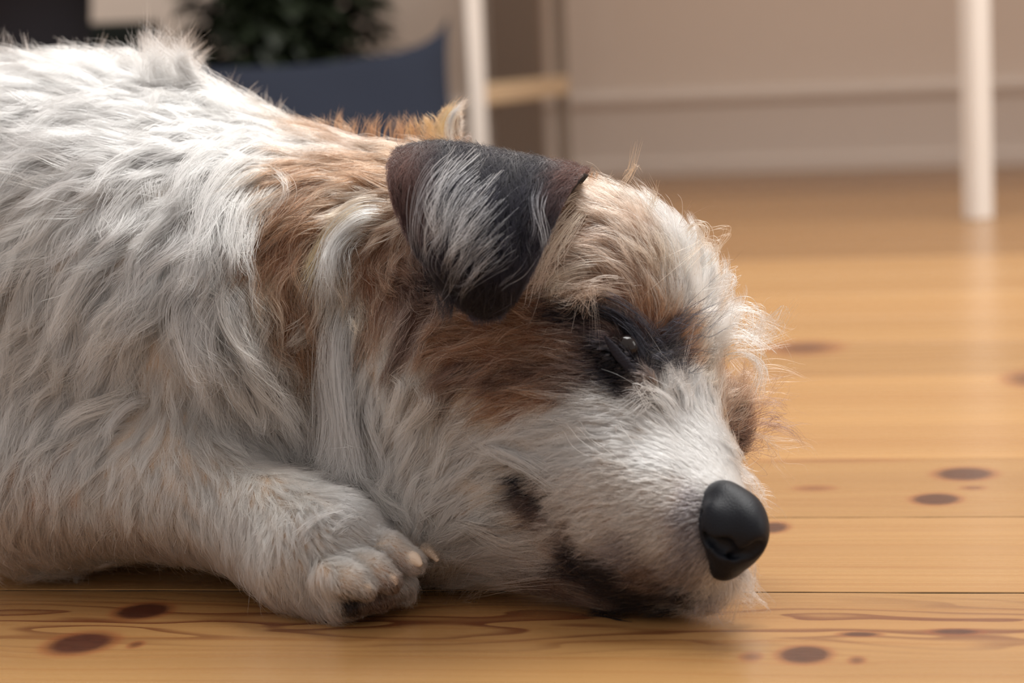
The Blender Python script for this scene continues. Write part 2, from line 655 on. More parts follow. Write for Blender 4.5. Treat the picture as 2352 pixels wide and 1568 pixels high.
for (pr, k) in PR:
    if pr[0] == 'c':
        PR32.append(('c', pr[1].astype(np.float32), pr[2].astype(np.float32), pr[3], pr[4], k))
    else:
        PR32.append(('e', pr[1].astype(np.float32), np.float32(pr[2]), pr[3], None, k))
EYE_C = P(1436, 800, .9432)
SOCK = [('c', P(1330, 715, .945), P(1400, 765, .934), .003, .0050), ('c', P(1400, 765, .934), P(1478, 862, .925), .0050, .0038)]
NOSTR = None


def sdf(p):
    p = p.astype(np.float32)
    d = None
    for q in PR32:
        e = sd_cone(p, q[1], q[2], q[3], q[4]) if q[0] == 'c' else sd_ell(p, q[1], q[2], q[3])
        d = e if d is None else smin(d, e, q[5])
    # eye hollow
    for s in SOCK:
        d = smax(d, -sd_cone(p, s[1], s[2], s[3], s[4]), .006)
    # mouth slit
    m = np.minimum(sd_cone(p, P(1170, 1085, .938), P(1245, 1150, .926), .0010, .0022), sd_cone(p, P(1245, 1150, .926), P(1340, 1262, .917), .0022, .0016))
    m = np.minimum(m, sd_cone(p, P(1340, 1262, .917), P(1560, 1345, .896), .0016, .0014))
    d = smax(d, -m, .004)
    d = smax(d, -(p[..., 2] - 0.0012), .006)
    return d


# grid
LO = np.array([-.50, .86, -.004]); HI = np.array([.125, 1.33, .245]); H_ = .0027
ng = np.ceil((HI - LO) / H_).astype(int) + 1
gx, gy, gz = [LO[i] + H_ * np.arange(ng[i]) for i in range(3)]
G = np.empty(ng, np.float32)
for s in range(0, ng[0], 12):
    e = min(s + 12, ng[0])
    X = np.stack(np.meshgrid(gx[s:e], gy, gz, indexing='ij'), -1)
    G[s:e] = sdf(X)


def gsamp(p):
    q = (p - LO) / H_
    q = np.clip(q, 0, np.array(G.shape) - 1.001)
    i = q.astype(np.int32); f = (q - i).astype(np.float32)
    x, y, z = i[..., 0], i[..., 1], i[..., 2]
    fx, fy, fz = f[..., 0], f[..., 1], f[..., 2]
    c00 = G[x, y, z] * (1 - fx) + G[x + 1, y, z] * fx
    c10 = G[x, y + 1, z] * (1 - fx) + G[x + 1, y + 1, z] * fx
    c01 = G[x, y, z + 1] * (1 - fx) + G[x + 1, y, z + 1] * fx
    c11 = G[x, y + 1, z + 1] * (1 - fx) + G[x + 1, y + 1, z + 1] * fx
    return (c00 * (1 - fy) + c10 * fy) * (1 - fz) + (c01 * (1 - fy) + c11 * fy) * fz


def ggrad(p, h=.003):
    g = np.empty(p.shape, np.float32)
    for a in range(3):
        e = np.zeros(3); e[a] = h
        g[..., a] = gsamp(p + e) - gsamp(p - e)
    return nrm(g)


def surface_nets(G, LO, H_):
    s = G < 0
    nx, ny, nz = G.shape
    cnt = np.zeros((nx - 1, ny - 1, nz - 1), np.float32)
    acc = np.zeros((nx - 1, ny - 1, nz - 1, 3), np.float32)
    c = lambda o: (slice(o[0], nx - 1 + o[0]), slice(o[1], ny - 1 + o[1]), slice(o[2], nz - 1 + o[2]))
    corners = [(i, j, k) for i in (0, 1) for j in (0, 1) for k in (0, 1)]
    for a in corners:
        for ax in range(3):
            if a[ax] == 0:
                b = list(a); b[ax] = 1
                ga, gb = G[c(a)], G[c(tuple(b))]
                cr = (ga < 0) != (gb < 0)
                t = np.where(cr, ga / np.where(ga == gb, 1, ga - gb), 0)
                cnt += cr
                for d in range(3):
                    acc[..., d] += cr * (a[d] + (t if d == ax else 0))
    act = cnt > 0
    ids = -np.ones(act.shape, np.int64)
    I = np.argwhere(act)
    ids[act] = np.arange(len(I))
    V = LO + H_ * (I + acc[act] / cnt[act][:, None])
    F = []
    for ax in range(3):
        b = [0, 0, 0]; b[ax] = 1
        sl0 = [slice(1, n - 1) for n in G.shape]; sl0[ax] = slice(0, G.shape[ax] - 1)
        sl1 = list(sl0); sl1[ax] = slice(1, G.shape[ax])
        A0, A1 = s[tuple(sl0)], s[tuple(sl1)]
        E_ = np.argwhere(A0 != A1)
        st = np.array([q.start for q in sl0])
        P0 = E_ + st
        inside0 = A0[tuple(E_.T)]
        u, v = (ax + 1) % 3, (ax + 2) % 3
        du = np.zeros(3, int); du[u] = 1
        dv = np.zeros(3, int); dv[v] = 1
        q = [P0 - du - dv, P0 - dv, P0, P0 - du]
        Q = np.stack([ids[tuple(x.T)] for x in q], 1)
        Q = np.where(inside0[:, None], Q, Q[:, ::-1])
        F.append(Q[(Q >= 0).all(1)])
    return V, np.concatenate(F)


BV, BF = surface_nets(G, LO, H_)
for _ in range(2):      # project on the true surface
    g = np.empty_like(BV)
    d0 = sdf(BV)
    for a in range(3):
        e = np.zeros(3); e[a] = .0006
        g[:, a] = sdf(BV + e) - sdf(BV - e)
    g = nrm(g)
    BV = BV - g * np.clip(d0, -.002, .002)[:, None]

dog_loc = (float(P(760, 1300, 1.02)[0]), 1.02, 0.0)
dog = empty('dog', dog_loc)
tag(dog, 'sleepy rough-coated white and tan terrier lying with its chin on the wooden floor', 'dog')

# ---- colour and comb guides on the dog ------------------------------------
WH = (234, 226, 212)
CR = (228, 212, 192)
PK = (210, 186, 168)
TN = (132, 88, 63)
RU = (122, 86, 66)
DB = (84, 64, 56)
FH = (164, 126, 104)
LT = (190, 154, 126)
GB = (92, 74, 66)
KK = (22, 21, 27)
GY = (120, 112, 114)
# px, py, direction x, y (image, to the tip), length mm, lift, colour
GD = [
    # back and side
    (-60, 200, -1, .15, 34, .35, WH), (60, 140, -1, .15, 34, .35, WH), (180, 160, -1, .25, 34, .4, WH), (300, 190, -.9, .3, 34, .45, WH), (420, 220, -.8, .35, 36, .5, WH),
    (520, 270, -.9, .4, 34, .3, WH), (620, 330, -.9, .55, 32, .25, WH), (700, 330, -.9, .35, 28, .25, WH), (560, 400, -.75, .8, 38, .3, WH), (640, 420, -.6, .8, 36, .3, CR),
    (80, 300, -.95, .35, 36, .3, WH), (250, 320, -.9, .5, 36, .3, WH), (400, 350, -.75, .65, 38, .35, WH), (0, 460, -.75, .75, 38, .25, CR), (150, 480, -.7, .8, 38, .3, CR),
    (300, 480, -.6, .85, 38, .3, WH), (430, 500, -.35, 1, 40, .35, WH), (530, 520, -.05, 1, 42, .35, WH), (0, 650, -.45, 1, 38, .25, CR), (150, 660, -.5, 1, 38, .25, CR),
    (290, 660, -.5, 1, 38, .3, WH), (400, 660, -.3, 1, 38, .3, CR), (490, 660, .05, 1, 42, .35, WH), (580, 640, .1, 1, 40, .3, CR), (0, 830, -.3, 1, 34, .2, CR),
    (130, 830, -.4, 1, 32, .22, CR), (260, 820, -.3, 1, 28, .22, CR), (350, 850, -.1, 1, 24, .2, CR), (440, 800, .2, 1, 34, .3, CR), (520, 820, .4, 1, 38, .3, CR),
    (600, 800, .5, 1, 36, .3, CR), (480, 930, .3, 1, 26, .25, CR), (580, 940, .5, 1, 28, .25, CR), (660, 900, .5, 1, 30, .25, CR), (680, 990, .45, 1, 26, .2, CR),
    # brown collar
    (760, 330, -1, .3, 24, .3, TN), (860, 340, -1, .1, 24, .35, TN), (960, 330, -.8, -.4, 24, .45, TN), (1030, 350, -.3, -1, 24, .6, LT), (720, 400, -.9, .5, 28, .25, TN),
    (820, 420, -1, .35, 26, .25, TN), (690, 480, -.75, .8, 30, .25, TN), (640, 500, -.7, .8, 30, .25, TN), (620, 560, -.5, .9, 30, .25, TN), (610, 620, -.3, 1, 32, .25, LT), (780, 500, -.8, .6, 26, .25, TN), (660, 580, -.35, 1, 30, .22, TN), (730, 580, -.4, 1, 26, .22, RU),
    (650, 680, .0, 1, 30, .2, TN), (710, 700, .1, 1, 26, .2, RU), (670, 780, .2, 1, 28, .2, TN), (640, 730, .1, 1, 32, .2, TN), (660, 860, .3, 1, 28, .2, PK), (860, 470, -1, .2, 20, .3, LT), (820, 540, -.9, .6, 20, .25, LT),
    (780, 610, -.4, 1, 22, .25, LT), (760, 700, -.1, 1, 24, .25, CR), (770, 820, 0, 1, 26, .25, WH), (790, 950, .0, 1, 24, .25, WH), (720, 850, -.3, 1, 24, .2, PK), (730, 980, -.1, 1, 20, .2, CR),
    (870, 540, -.4, .8, 18, .2, RU), (870, 630, .6, .8, 16, .15, RU), (930, 640, .9, .5, 14, .15, DB), (980, 700, .9, .3, 14, .15, DB), (1000, 600, .5, .8, 12, .1, KK),
    # cheek
    (860, 720, .3, 1, 20, .2, RU), (870, 800, .2, 1, 22, .25, CR), (870, 900, .05, 1, 22, .25, CR), (940, 770, -.3, .9, 18, .2, DB), (960, 860, -.5, .9, 20, .22, CR),
    (1040, 790, -1, .1, 18, .2, RU), (1100, 730, -1, -.1, 18, .2, RU), (1180, 710, -1, .0, 18, .2, RU), (1060, 860, -.9, .45, 18, .2, DB), (1150, 800, -1, .05, 18, .2, RU),
    (1230, 780, -1, 0, 16, .2, RU), (1150, 870, -1, .2, 16, .2, DB), (1250, 850, -1, .05, 15, .18, DB), (1300, 800, -1, -.05, 14, .18, RU), (1340, 770, -1, .1, 8, .12, DB), (1330, 880, -1, .0, 12, .18, GB), (1210, 680, -1, .1, 16, .2, TN),
    (1340, 830, -1, 0, 10, .12, DB), (1270, 900, -1, .15, 15, .2, TN), (1180, 925, -1, .3, 18, .2, TN), (1090, 930, -.9, .5, 20, .25, CR),
    # throat, lower jaw
    (900, 1000, .0, 1, 22, .25, CR), (880, 1090, .2, 1, 20, .25, CR), (960, 1000, -.4, 1, 22, .25, CR), (960, 1100, -.3, 1, 20, .3, CR), (1030, 960, -.6, .9, 22, .22, CR),
    (1030, 1060, -.6, .8, 20, .22, CR), (1000, 1180, -.6, .7, 22, .25, CR), (1090, 1130, -1, .35, 22, .22, CR), (1080, 1230, -1, .4, 26, .22, PK), (1180, 1220, -1, .3, 24, .2, CR),
    (1150, 1310, -1, .22, 26, .15, PK), (1260, 1280, -1, .22, 22, .15, PK), (1300, 1340, -1, .15, 20, .12, GB), (1040, 1310, -.95, .35, 28, .15, PK),
    # muzzle
    (1130, 1010, -.95, .35, 20, .2, WH), (1220, 980, -1, .25, 18, .2, WH), (1310, 960, -1, .1, 15, .2, WH), (1400, 940, -1, .0, 12, .2, WH), (1210, 1060, -1, .2, 16, .15, CR),
    (1300, 1050, -1, .05, 13, .15, WH), (1400, 1030, -1, -.1, 10, .18, WH), (1480, 960, -.9, -.4, 10, .3, WH), (1150, 1090, -1, .2, 14, .15, CR), (1300, 1130, -1, .1, 9, .12, PK),
    (1400, 1110, -1, .0, 7, .12, PK), (1500, 1060, -.9, -.2, 6, .18, WH), (1360, 1200, -1, .3, 8, .12, PK), (1450, 1180, -.9, .3, 5.5, .12, PK), (1530, 1140, -.8, .1, 4.5, .15, PK),
    (1440, 1260, -.9, .45, 6, .12, GY), (1520, 1230, -.8, .5, 4.5, .14, PK), (1570, 1190, -.8, .4, 3.5, .14, GY), (1570, 1260, -.7, .6, 4, .15, GY), (1595, 1150, -.8, .1, 3, .15, GY),
    (1340, 1300, -1, .3, 12, .1, KK), (1420, 1330, -1, .3, 9, .12, KK), (1500, 1320, -.9, .5, 7, .14, GB), (1500, 1375, -1, .3, 9, .12, KK), (1580, 1320, -.6, .8, 6, .15, GY), (1590, 1370, -.7, .6, 8, .14, KK),
    (1650, 1345, -.4, .9, 6, .2, WH), (1690, 1330, .1, 1, 6, .25, WH), (1640, 1380, -.5, .8, 7, .2, WH), (1290, 1215, -1, .25, 12, .12, PK), (1245, 1140, -1, .2, 10, .1, GB),
    # bridge
    (1560, 920, -.5, -.9, 12, .45, WH), (1600, 900, -.1, -1, 12, .4, WH), (1590, 980, -.5, -.9, 8, .25, WH), (1630, 1010, -.4, -.9, 6, .22, WH), (1660, 1060, -.3, -1, 5, .2, WH), (1690, 1110, -.3, -1, 4, .3, WH),
    (1640, 1100, -.6, -.7, 4, .2, WH), (1560, 1060, -.8, -.5, 6, .2, WH), (1700, 1120, .4, -.9, 5, .4, WH), (1540, 860, -.6, -.6, 9, .4, WH),
    # far side of the face
    (1680, 960, 1, -.5, 16, .7, FH), (1690, 930, 1, -.5, 16, .7, TN), (1675, 1010, .8, .3, 10, .5, KK), (1650, 910, .8, -.7, 14, .5, FH),
    # around the eye
    (1480, 800, .5, -.4, 4, .25, KK), (1530, 800, .8, -.6, 9, .4, KK), (1540, 850, .8, -.5, 8, .35, KK), (1430, 860, -.9, .2, 3, .1, KK), (1460, 830, -.8, .3, 2, .06, KK), (1225, 1128, -1, .2, 6, .08, KK), (1275, 1188, -1, .3, 7, .08, DB), (1300, 1230, -1, .3, 8, .1, GB), (1205, 1100, -1, .2, 7, .08, KK), (1250, 1158, -1, .2, 6, .08, KK), (1432, 1098, -1, 0, 6, .1, GB), (1425, 1085, -1, 0, 7, .12, PK), (1445, 1112, -1, 0, 7, .12, PK), (1500, 860, .3, -.3, 4, .2, KK), (1440, 720, -.3, -.8, 5, .25, DB), (1370, 790, -1, .2, 4.5, .12, KK),
    (1400, 850, -1, .2, 4, .12, KK), (1440, 890, -1, .2, 6, .15, KK), (1350, 740, -1, .2, 5, .12, KK), (1300, 715, -1, .2, 8, .12, KK), (1420, 820, -.8, .3, 2.5, .08, KK),
    (1395, 705, -.6, -.6, 8, .2, KK), (1460, 750, .1, -.5, 4, .2, KK), (1490, 905, -.9, -.1, 8, .25, GB),
    # brow and forehead
    (1510, 750, .5, -.8, 12, .4, TN), (1560, 770, .9, -.6, 14, .5, TN), (1580, 830, 1, -.4, 10, .4, TN), (1600, 860, 1, -.2, 10, .35, LT), (1480, 690, -.3, -1, 13, .3, FH), (1420, 670, -.7, -.7, 14, .3, FH),
    (1350, 660, -.9, .1, 16, .35, FH), (1290, 650, -.9, .35, 16, .3, FH), (1250, 640, -.9, .4, 16, .25, TN), (1460, 730, -.3, -.9, 11, .25, TN), (1400, 690, -.8, -.4, 12, .3, TN), (1540, 800, .6, -.6, 8, .35, KK), (1560, 830, .9, -.4, 9, .35, DB), (1450, 590, -.6, -.8, 14, .3, FH), (1380, 590, -.9, -.2, 16, .3, FH),
    (1310, 580, -.9, .2, 16, .3, FH), (1250, 570, -.8, .5, 16, .25, FH), (1530, 640, -.2, -1, 14, .35, LT), (1400, 510, -.6, -.6, 15, .35, FH), (1330, 510, -.6, .4, 16, .3, TN), (1360, 560, -.8, .2, 16, .3, FH), (1300, 540, -.6, .6, 16, .3, TN), (1450, 640, -.6, -.8, 14, .3, FH),
    (1480, 520, -.2, -1, 15, .4, FH), (1360, 440, -.4, -.3, 16, .35, TN), (1300, 440, -.7, .1, 14, .3, TN), (1430, 440, .1, -1, 16, .5, LT), (1560, 560, .2, -1, 16, .5, WH),
    (1590, 640, .4, -1, 18, .5, WH), (1560, 700, .2, -1, 15, .4, WH), (1630, 680, .8, -.6, 20, .6, WH), (1630, 780, 1, -.3, 20, .55, WH), (1610, 760, .8, -.6, 18, .45, WH), (1640, 850, 1, -.1, 16, .5, WH),
    (1590, 890, .6, -.6, 12, .4, WH),
    # upper arm, leg and paw
    (60, 980, -.4, 1, 24, .25, CR), (180, 960, -.6, .8, 26, .3, CR), (290, 940, -.8, .7, 26, .3, CR), (80, 1100, -.15, 1, 18, .15, PK), (0, 1180, -.1, 1, 16, .12, PK), (130, 1200, .0, 1, 13, .12, PK),
    (240, 1100, -.1, 1, 16, .2, CR), (60, 1270, .2, .6, 14, .1, PK), (220, 1240, .2, 1, 12, .12, PK), (330, 1030, -.2, 1, 16, .25, CR), (420, 1020, .3, 1, 15, .25, CR), (520, 1030, .6, .9, 14, .25, CR),
    (340, 1120, .0, 1, 15, .22, CR), (340, 1220, .2, 1, 14, .15, PK), (460, 1120, .2, 1, 15, .22, CR), (460, 1220, .2, 1, 14, .2, CR), (570, 1110, .3, 1, 14, .22, CR), (600, 1200, .3, 1, 13, .22, CR),
    (660, 1140, .5, .8, 12, .25, CR), (560, 1290, .25, 1, 14, .2, CR), (640, 1300, .25, 1, 14, .22, CR), (700, 1350, .15, 1, 15, .25, CR), (700, 1230, .3, .9, 10, .2, CR), (735, 1345, .3, .9, 12, .2, CR),
    (720, 1180, .3, .8, 9, .28, WH), (790, 1185, .7, .5, 7, .22, WH), (860, 1200, .9, .3, 2.6, .12, WH), (910, 1210, .9, .4, 2.3, .1, WH), (800, 1225, .8, .5, 4, .12, CR), (870, 1245, .9, .35, 2.3, .1, WH), (920, 1260, .8, .5, 2.2, .1, CR), (955, 1235, .6, .8, 2.2, .1, CR),
    (820, 1285, .9, .3, 2.6, .12, CR), (860, 1300, .9, .4, 2.3, .1, CR), (800, 1320, .9, .4, 2.4, .1, CR), (780, 1225, .8, .4, 5, .15, WH), (740, 1270, .6, .8, 7, .18, CR), (880, 1320, .7, .6, 2.2, .1, PK), (920, 1282, .8, .5, 2.2, .1, PK), (860, 1360, .4, .9, 2.5, .1, GB),
    (800, 1370, .2, .9, 3, .1, KK), (905, 1350, .4, .9, 2.5, .1, DB), (560, 1050, 1.06, 1, 10, .1, CR),
]
bvh = BVHTree.FromPolygons([Vector(v) for v in BV], [tuple(map(int, f)) for f in BF])


def hit(px, py, dflt=1.02):
    d = ray(px, py)
    r = bvh.ray_cast(Vector(EYE), Vector(d).normalized(), 3.0)
    if r[0] is not None:
        return np.array(r[0]), True
    # nearest place on the surface to that line of sight
    n = bvh.find_nearest(Vector(P(px, py, dflt)))
    return np.array(n[0]), False


gp, gd, gl, gf, gc = [], [], [], [], []
for (px, py, dx, dy, ln, lf, col) in GD:
    h, ok = hit(px, py)
    gp.append(h)
    v = RT * dx - UP * dy
    gd.append(v / np.linalg.norm(v))
    gl.append(ln * .001)
    gf.append(lf * (.7 if ln > 24 else 1))
    gc.append(s2l(col))
gp = np.array(gp, np.float32); gd = np.array(gd, np.float32); gl = np.array(gl, np.float32); gf = np.array(gf, np.float32); gc = np.array(gc, np.float32)


def interp(x, pw=3.5, what='all'):
    """inverse-distance blend of the guides at points x"""
    out = []
    for s in range(0, len(x), 20000):
        q = x[s:s + 20000].astype(np.float32)
        d2 = ((q[:, None, :] - gp[None]) ** 2).sum(-1) + 4e-6
        w_ = d2 ** (-pw / 2)
        w_ /= w_.sum(1, keepdims=True)
        if what == 'dir':
            out.append(w_ @ gd)
        elif what == 'col':
            out.append(w_ @ gc)
        else:
            out.append(np.concatenate([w_ @ gd, w_ @ gl[:, None], w_ @ gf[:, None], w_ @ gc], 1))
    return np.concatenate(out)


# ---- skin material and mesh -------------------------------------------------
skin, nt, bs = new_mat('dog_skin')
N, L = nt.nodes.new, nt.links.new
at = N('ShaderNodeAttribute'); at.attribute_name = 'coat'
L(at.outputs['Color'], bs.inputs['Base Color'])
bs.inputs['Roughness'].default_value = .8
bs.inputs['Specular IOR Level'].default_value = .15
body = mesh_obj('body', BV, BF, skin, dog)
sc_ = interp(BV, 5, 'col') * np.array([.62, .56, .52])
ca = body.data.color_attributes.new('coat', 'FLOAT_COLOR', 'POINT')
ca.data.foreach_set('color', np.concatenate([sc_, np.ones((len(sc_), 1))], 1).astype(np.float32).ravel())

# ---- fur material -----------------------------------------------------------
fur_m = D.materials.new('dog_hair')
fur_m.use_nodes = True
nt = fur_m.node_tree
nt.nodes.clear()
N, L = nt.nodes.new, nt.links.new
out = N('ShaderNodeOutputMaterial')
at = N('ShaderNodeAttribute'); at.attribute_name = 'coat'
HAIRMODE = 'principled'
if HAIRMODE == 'principled':
    hb = N('ShaderNodeBsdfHairPrincipled')
    hb.parametrization = 'COLOR'
    L(at.outputs['Color'], hb.inputs['Color'])
    hb.inputs['Roughness'].default_value = .40
    hb.inputs['Radial Roughness'].default_value = .65
    bw_ = N('ShaderNodeRGBToBW'); L(at.outputs['Color'], bw_.inputs[0])
    mr_ = N('ShaderNodeMapRange'); L(bw_.outputs[0], mr_.inputs[0])
    for i_, v_ in ((1, .0), (2, .35), (3, 1.20), (4, 1.45)):
        mr_.inputs[i_].default_value = v_
    L(mr_.outputs[0], hb.inputs['IOR'])
    hb.inputs['Random Roughness'].default_value = .1
    L(hb.outputs[0], out.inputs[0])


ear_hair_m = fur_m.copy()
ear_hair_m.name = 'ear_hair'
hb2 = [q for q in ear_hair_m.node_tree.nodes if q.bl_idname == 'ShaderNodeBsdfHairPrincipled'][0]
hb2.inputs['Roughness'].default_value = .5


# ---- strand factory -----------------------------------------------------------
class Strands:
    def __init__(self):
        self.pts, self.rad, self.col = [], [], []

    def add(self, pts, r0, col, taper=.25):
        """pts n x K x 3, r0 n, col n x 3"""
        n, K, _ = pts.shape
        t = np.linspace(0, 1, K)
        prof = np.where(t < .55, 1.0, 1.0 - (1 - taper) * ((t - .55) / .45) ** 1.3)
        self.pts.append(pts.astype(np.float32))
        self.rad.append((r0[:, None] * prof[None]).astype(np.float32))
        self.col.append(col.astype(np.float32))

    def build(self, name, parent, mat):
        hc = D.hair_curves.new(name)
        sizes = []
        for p in self.pts:
            sizes += [p.shape[1]] * p.shape[0]
        hc.add_curves(sizes)
        P_ = np.concatenate([p.reshape(-1, 3) for p in self.pts])
        base = np.array(parent.location if parent.type == 'EMPTY' else (0, 0, 0), np.float32)
        hc.position_data.foreach_set('vector', P_.ravel())
        a = hc.attributes.get('radius') or hc.attributes.new('radius', 'FLOAT', 'POINT')
        a.data.foreach_set('value', np.concatenate([r.ravel() for r in self.rad]))
        cc = np.concatenate(self.col)
        cc = np.concatenate([np.clip(cc, 0, .93), np.ones((len(cc), 1), np.float32)], 1)
        a = hc.attributes.new('coat', 'FLOAT_COLOR', 'CURVE')
        a.data.foreach_set('color', cc.astype(np.float32).ravel())
        hc.materials.append(mat)
        o = D.objects.new(name, hc)
        C.objects.link(o)
        o.parent = parent
        if parent.type == 'EMPTY':
            o.matrix_parent_inverse = Matrix.Translation(-parent.location)
        print('STRANDS', name, len(sizes))
        return o


def project_out(p, mn):
    d = gsamp(p)
    bad = d < mn
    if bad.any():
        q = p[bad]
        g = ggrad(q)
        m = mn[bad] if isinstance(mn, np.ndarray) else mn
        p[bad] = q + g * (m - d[bad])[:, None]
    p[..., 2] = np.maximum(p[..., 2], .0004)
    return p


# surface sampling -------------------------------------------------------------
tri = np.concatenate([BF[:, [0, 1, 2]], BF[:, [0, 2, 3]]])
T0, T1, T2 = BV[tri[:, 0]], BV[tri[:, 1]], BV[tri[:, 2]]
cr = np.cross(T1 - T0, T2 - T0)
ar = np.linalg.norm(cr, axis=1) / 2
tn = cr / np.maximum(2 * ar[:, None], 1e-12)
tc_ = (T0 + T1 + T2) / 3
view = nrm(EYE - tc_)
facing = (tn * view).sum(1)
ppx = (tc_ - EYE) @ RT / ((tc_ - EYE) @ FW) * FPX + IW / 2
TI = interp(tc_)
tl = TI[:, 3]
vis = np.clip((facing + .35) / .5, 0.16, 1)
vis *= np.where(ppx < -120, .25, 1) * np.where(tc_[:, 2] < .004, .1, 1)


def sample(n, wt):
    pr = ar * wt
    pr /= pr.sum()
    k = rng.choice(len(tri), n, p=pr)
    a, b = rng.random(n), rng.random(n)
    f = a + b > 1
    a[f], b[f] = 1 - a[f], 1 - b[f]
    return T0[k] + (T1[k] - T0[k]) * a[:, None] + (T2[k] - T0[k]) * b[:, None]


def lerp(a, b, t):
    return a + (b - a) * t


# clump guides -------------------------------------------------------------------
def grow(x0, K, LEN=None, LIFT=None, wav=1.0, extra=None):
    I = interp(x0)
    Ln = I[:, 3] if LEN is None else LEN
    lf = I[:, 4] if LIFT is None else LIFT
    n = len(x0)
    p = x0.astype(np.float32).copy()
    out_ = [p.copy()]
    ph = rng.random(n) * 6.28
    ph2 = rng.random(n) * 6.28
    fq = rng.uniform(.8, 1.7, n)
    jit = rng.normal(0, 1, (n, 3)).astype(np.float32)
    lj = np.clip(rng.normal(1, .35, n), .3, 2)
    long_ = np.clip(Ln / .03, .15, 1.2)
    d_prev = None
    for i in range(1, K):
        t = (i - .5) / (K - 1)
        N_ = ggrad(p)
        c_ = interp(p, 3.5, 'dir') if extra is None else extra
        c_ = nrm(nrm(c_) + jit * (.13 + .06 * long_[:, None]))
        c_ = c_ - N_ * (c_ * N_).sum(-1, keepdims=True)
        c_ = nrm(c_)
        side = np.cross(N_, c_)
        wv_ = np.sin(ph + t * 6.28 * fq) * .42 * long_ * wav
        wl = np.sin(ph2 + t * 6.28 * fq * .9) * .22 * long_ * wav
        lift_t = lf * lj * 1.35 * (1 - 1.2 * t) + wl
        d = nrm(c_ + side * wv_[:, None] + N_ * lift_t[:, None])
        if d_prev is not None:
            d = nrm(d * .7 + d_prev * .5)
        d_prev = d
        p = p + d * (Ln / (K - 1))[:, None]
        p = project_out(p, .0006 + .001 * t)
        out_.append(p.copy())
    return np.stack(out_, 1), I


def kd_of(pts):
    kd = KDTree(len(pts))
    for i, q in enumerate(pts):
        kd.insert(q, i)
    kd.balance()
    return kd


def nearest(kd, pts):
    return np.array([kd.find(q)[1] for q in pts.tolist()])


def fur_layer(S, n_child, n_clump, wt, K, r, clump, frizz, lenmul=1.0, wav=1.0, spread=.25, colmix=.10, dark=.0):
    gpnt = sample(n_clump, wt)
    LG, IG = grow(gpnt, K, None, None, wav)
    if lenmul != 1:
        LG = LG[:, :1] + (LG - LG[:, :1]) * lenmul
    kd = kd_of(gpnt.tolist())
    x = sample(n_child, wt)
    j = nearest(kd, x)
    off = x - gpnt[j]
    t = np.linspace(0, 1, K)[None, :, None]
    n = n_child
    lm = np.clip(rng.normal(1.0, .16, n), .5, 1.45)[:, None, None]
    shape = (LG[j] - LG[j][:, :1]) * lm
    cl = np.clip(clump + rng.normal(0, .2, (n_clump,)), 0, .98)[j][:, None, None]
    # strays ignore the clump
    stray = (rng.random(n) < .10)[:, None, None]
    cl = np.where(stray, cl * .2, cl)
    oo = off[:, None, :] * (1 - cl * t ** 1.1)
    lc = np.linalg.norm(LG[j][:, -1] - LG[j][:, 0], axis=1)[:, None, None]
    fr1 = rng.normal(0, 1, (n, 1, 3)) * frizz * lc
    fr2 = rng.normal(0, 1, (n, 1, 3)) * frizz * .5 * lc
    ph = rng.random((n, 1, 1)) * 6.28
    fz = fr1 * t ** 1.5 + fr2 * np.sin(ph + t * 7.0) * t
    fz = np.where(stray, fz * 2.6, fz)
    pts = gpnt[j][:, None, :] + oo + shape + fz
    # hold above the skin
    flat = pts.reshape(-1, 3).astype(np.float32)
    mn = np.tile(np.linspace(-.0008, .0010, K), n).astype(np.float32)
    flat = project_out(flat, mn)
    pts = flat.reshape(n, K, 3)
    xc = x + rng.normal(0, .0022, x.shape)
    col = interp(xc, 5.5, 'col')
    lum = col.mean(1, keepdims=True)
    v = rng.normal(0, 1, (n, 1))
    v2 = rng.normal(0, 1, (n_clump, 1))[j]
    amp = np.where(lum > .55, .05, .22)
    col = col * (1 + amp * v + .5 * amp * v2)
    # brown areas hold some dark and some pale hairs
    u = rng.random((n, 1))
    mid = (lum > .04) & (lum < .5)
    col = np.where(mid & (u < .13), col * .35, col)
    col = np.where(mid & (u > .87), col * .55 + s2l((238, 214, 186)) * .45, col)
    blk = lum <= .04
    col = np.where(blk & (u > .93), col + s2l((150, 120, 96)) * .5, col)
    rr = r * np.clip(rng.normal(1, .2, n), .5, 1.6)
    S.add(pts, rr, np.clip(col, .008, .92))


Q = 1
S = Strands()
short = np.clip((.017 - tl) / .008, 0, 1)
vshort = np.clip((.0085 - tl) / .003, 0, 1)
long_w = 1 - short
# undercoat everywhere
fur_layer(S, int(60000 * Q), 9000, vis * (1 + 1.2 * short), 7, .000070, .25, .10, .55, .7)
# long locks
fur_layer(S, int(120000 * Q), 2600, vis * long_w, 12, .000068, .86, .035, 1.0, 1.1)
fur_layer(S, int(50000 * Q), 1100, vis * long_w, 12, .000066, .94, .025, 1.15, 1.4)
# face and leg
fur_layer(S, int(90000 * Q), 7000, vis * short * (1 - .5 * vshort), 8, .000056, .68, .06)
fur_layer(S, int(60000 * Q), 12000, vis * vshort, 6, .000048, .45, .06)
print('fur layers done')


# ---- hand-placed locks ------------------------------------------------------------
def catmull(pts, K):
    pts = np.array(pts, float)
    n = len(pts)
    ext = np.vstack([2 * pts[0] - pts[1], pts, 2 * pts[-1] - pts[-2]])
    ts = np.linspace(0, n - 1 - 1e-6, K)
    o = []
    for t in ts:
        i = int(t); f = t - i
        p0, p1, p2, p3 = ext[i], ext[i + 1], ext[i + 2], ext[i + 3]
        o.append(.5 * ((2 * p1) + (-p0 + p2) * f + (2 * p0 - 5 * p1 + 4 * p2 - p3) * f * f + (-p0 + 3 * p1 - 3 * p2 + p3) * f ** 3))
    return np.array(o)


LIFT_ADD = 5.0
YS_ = np.linspace(.88, 1.22, 69)


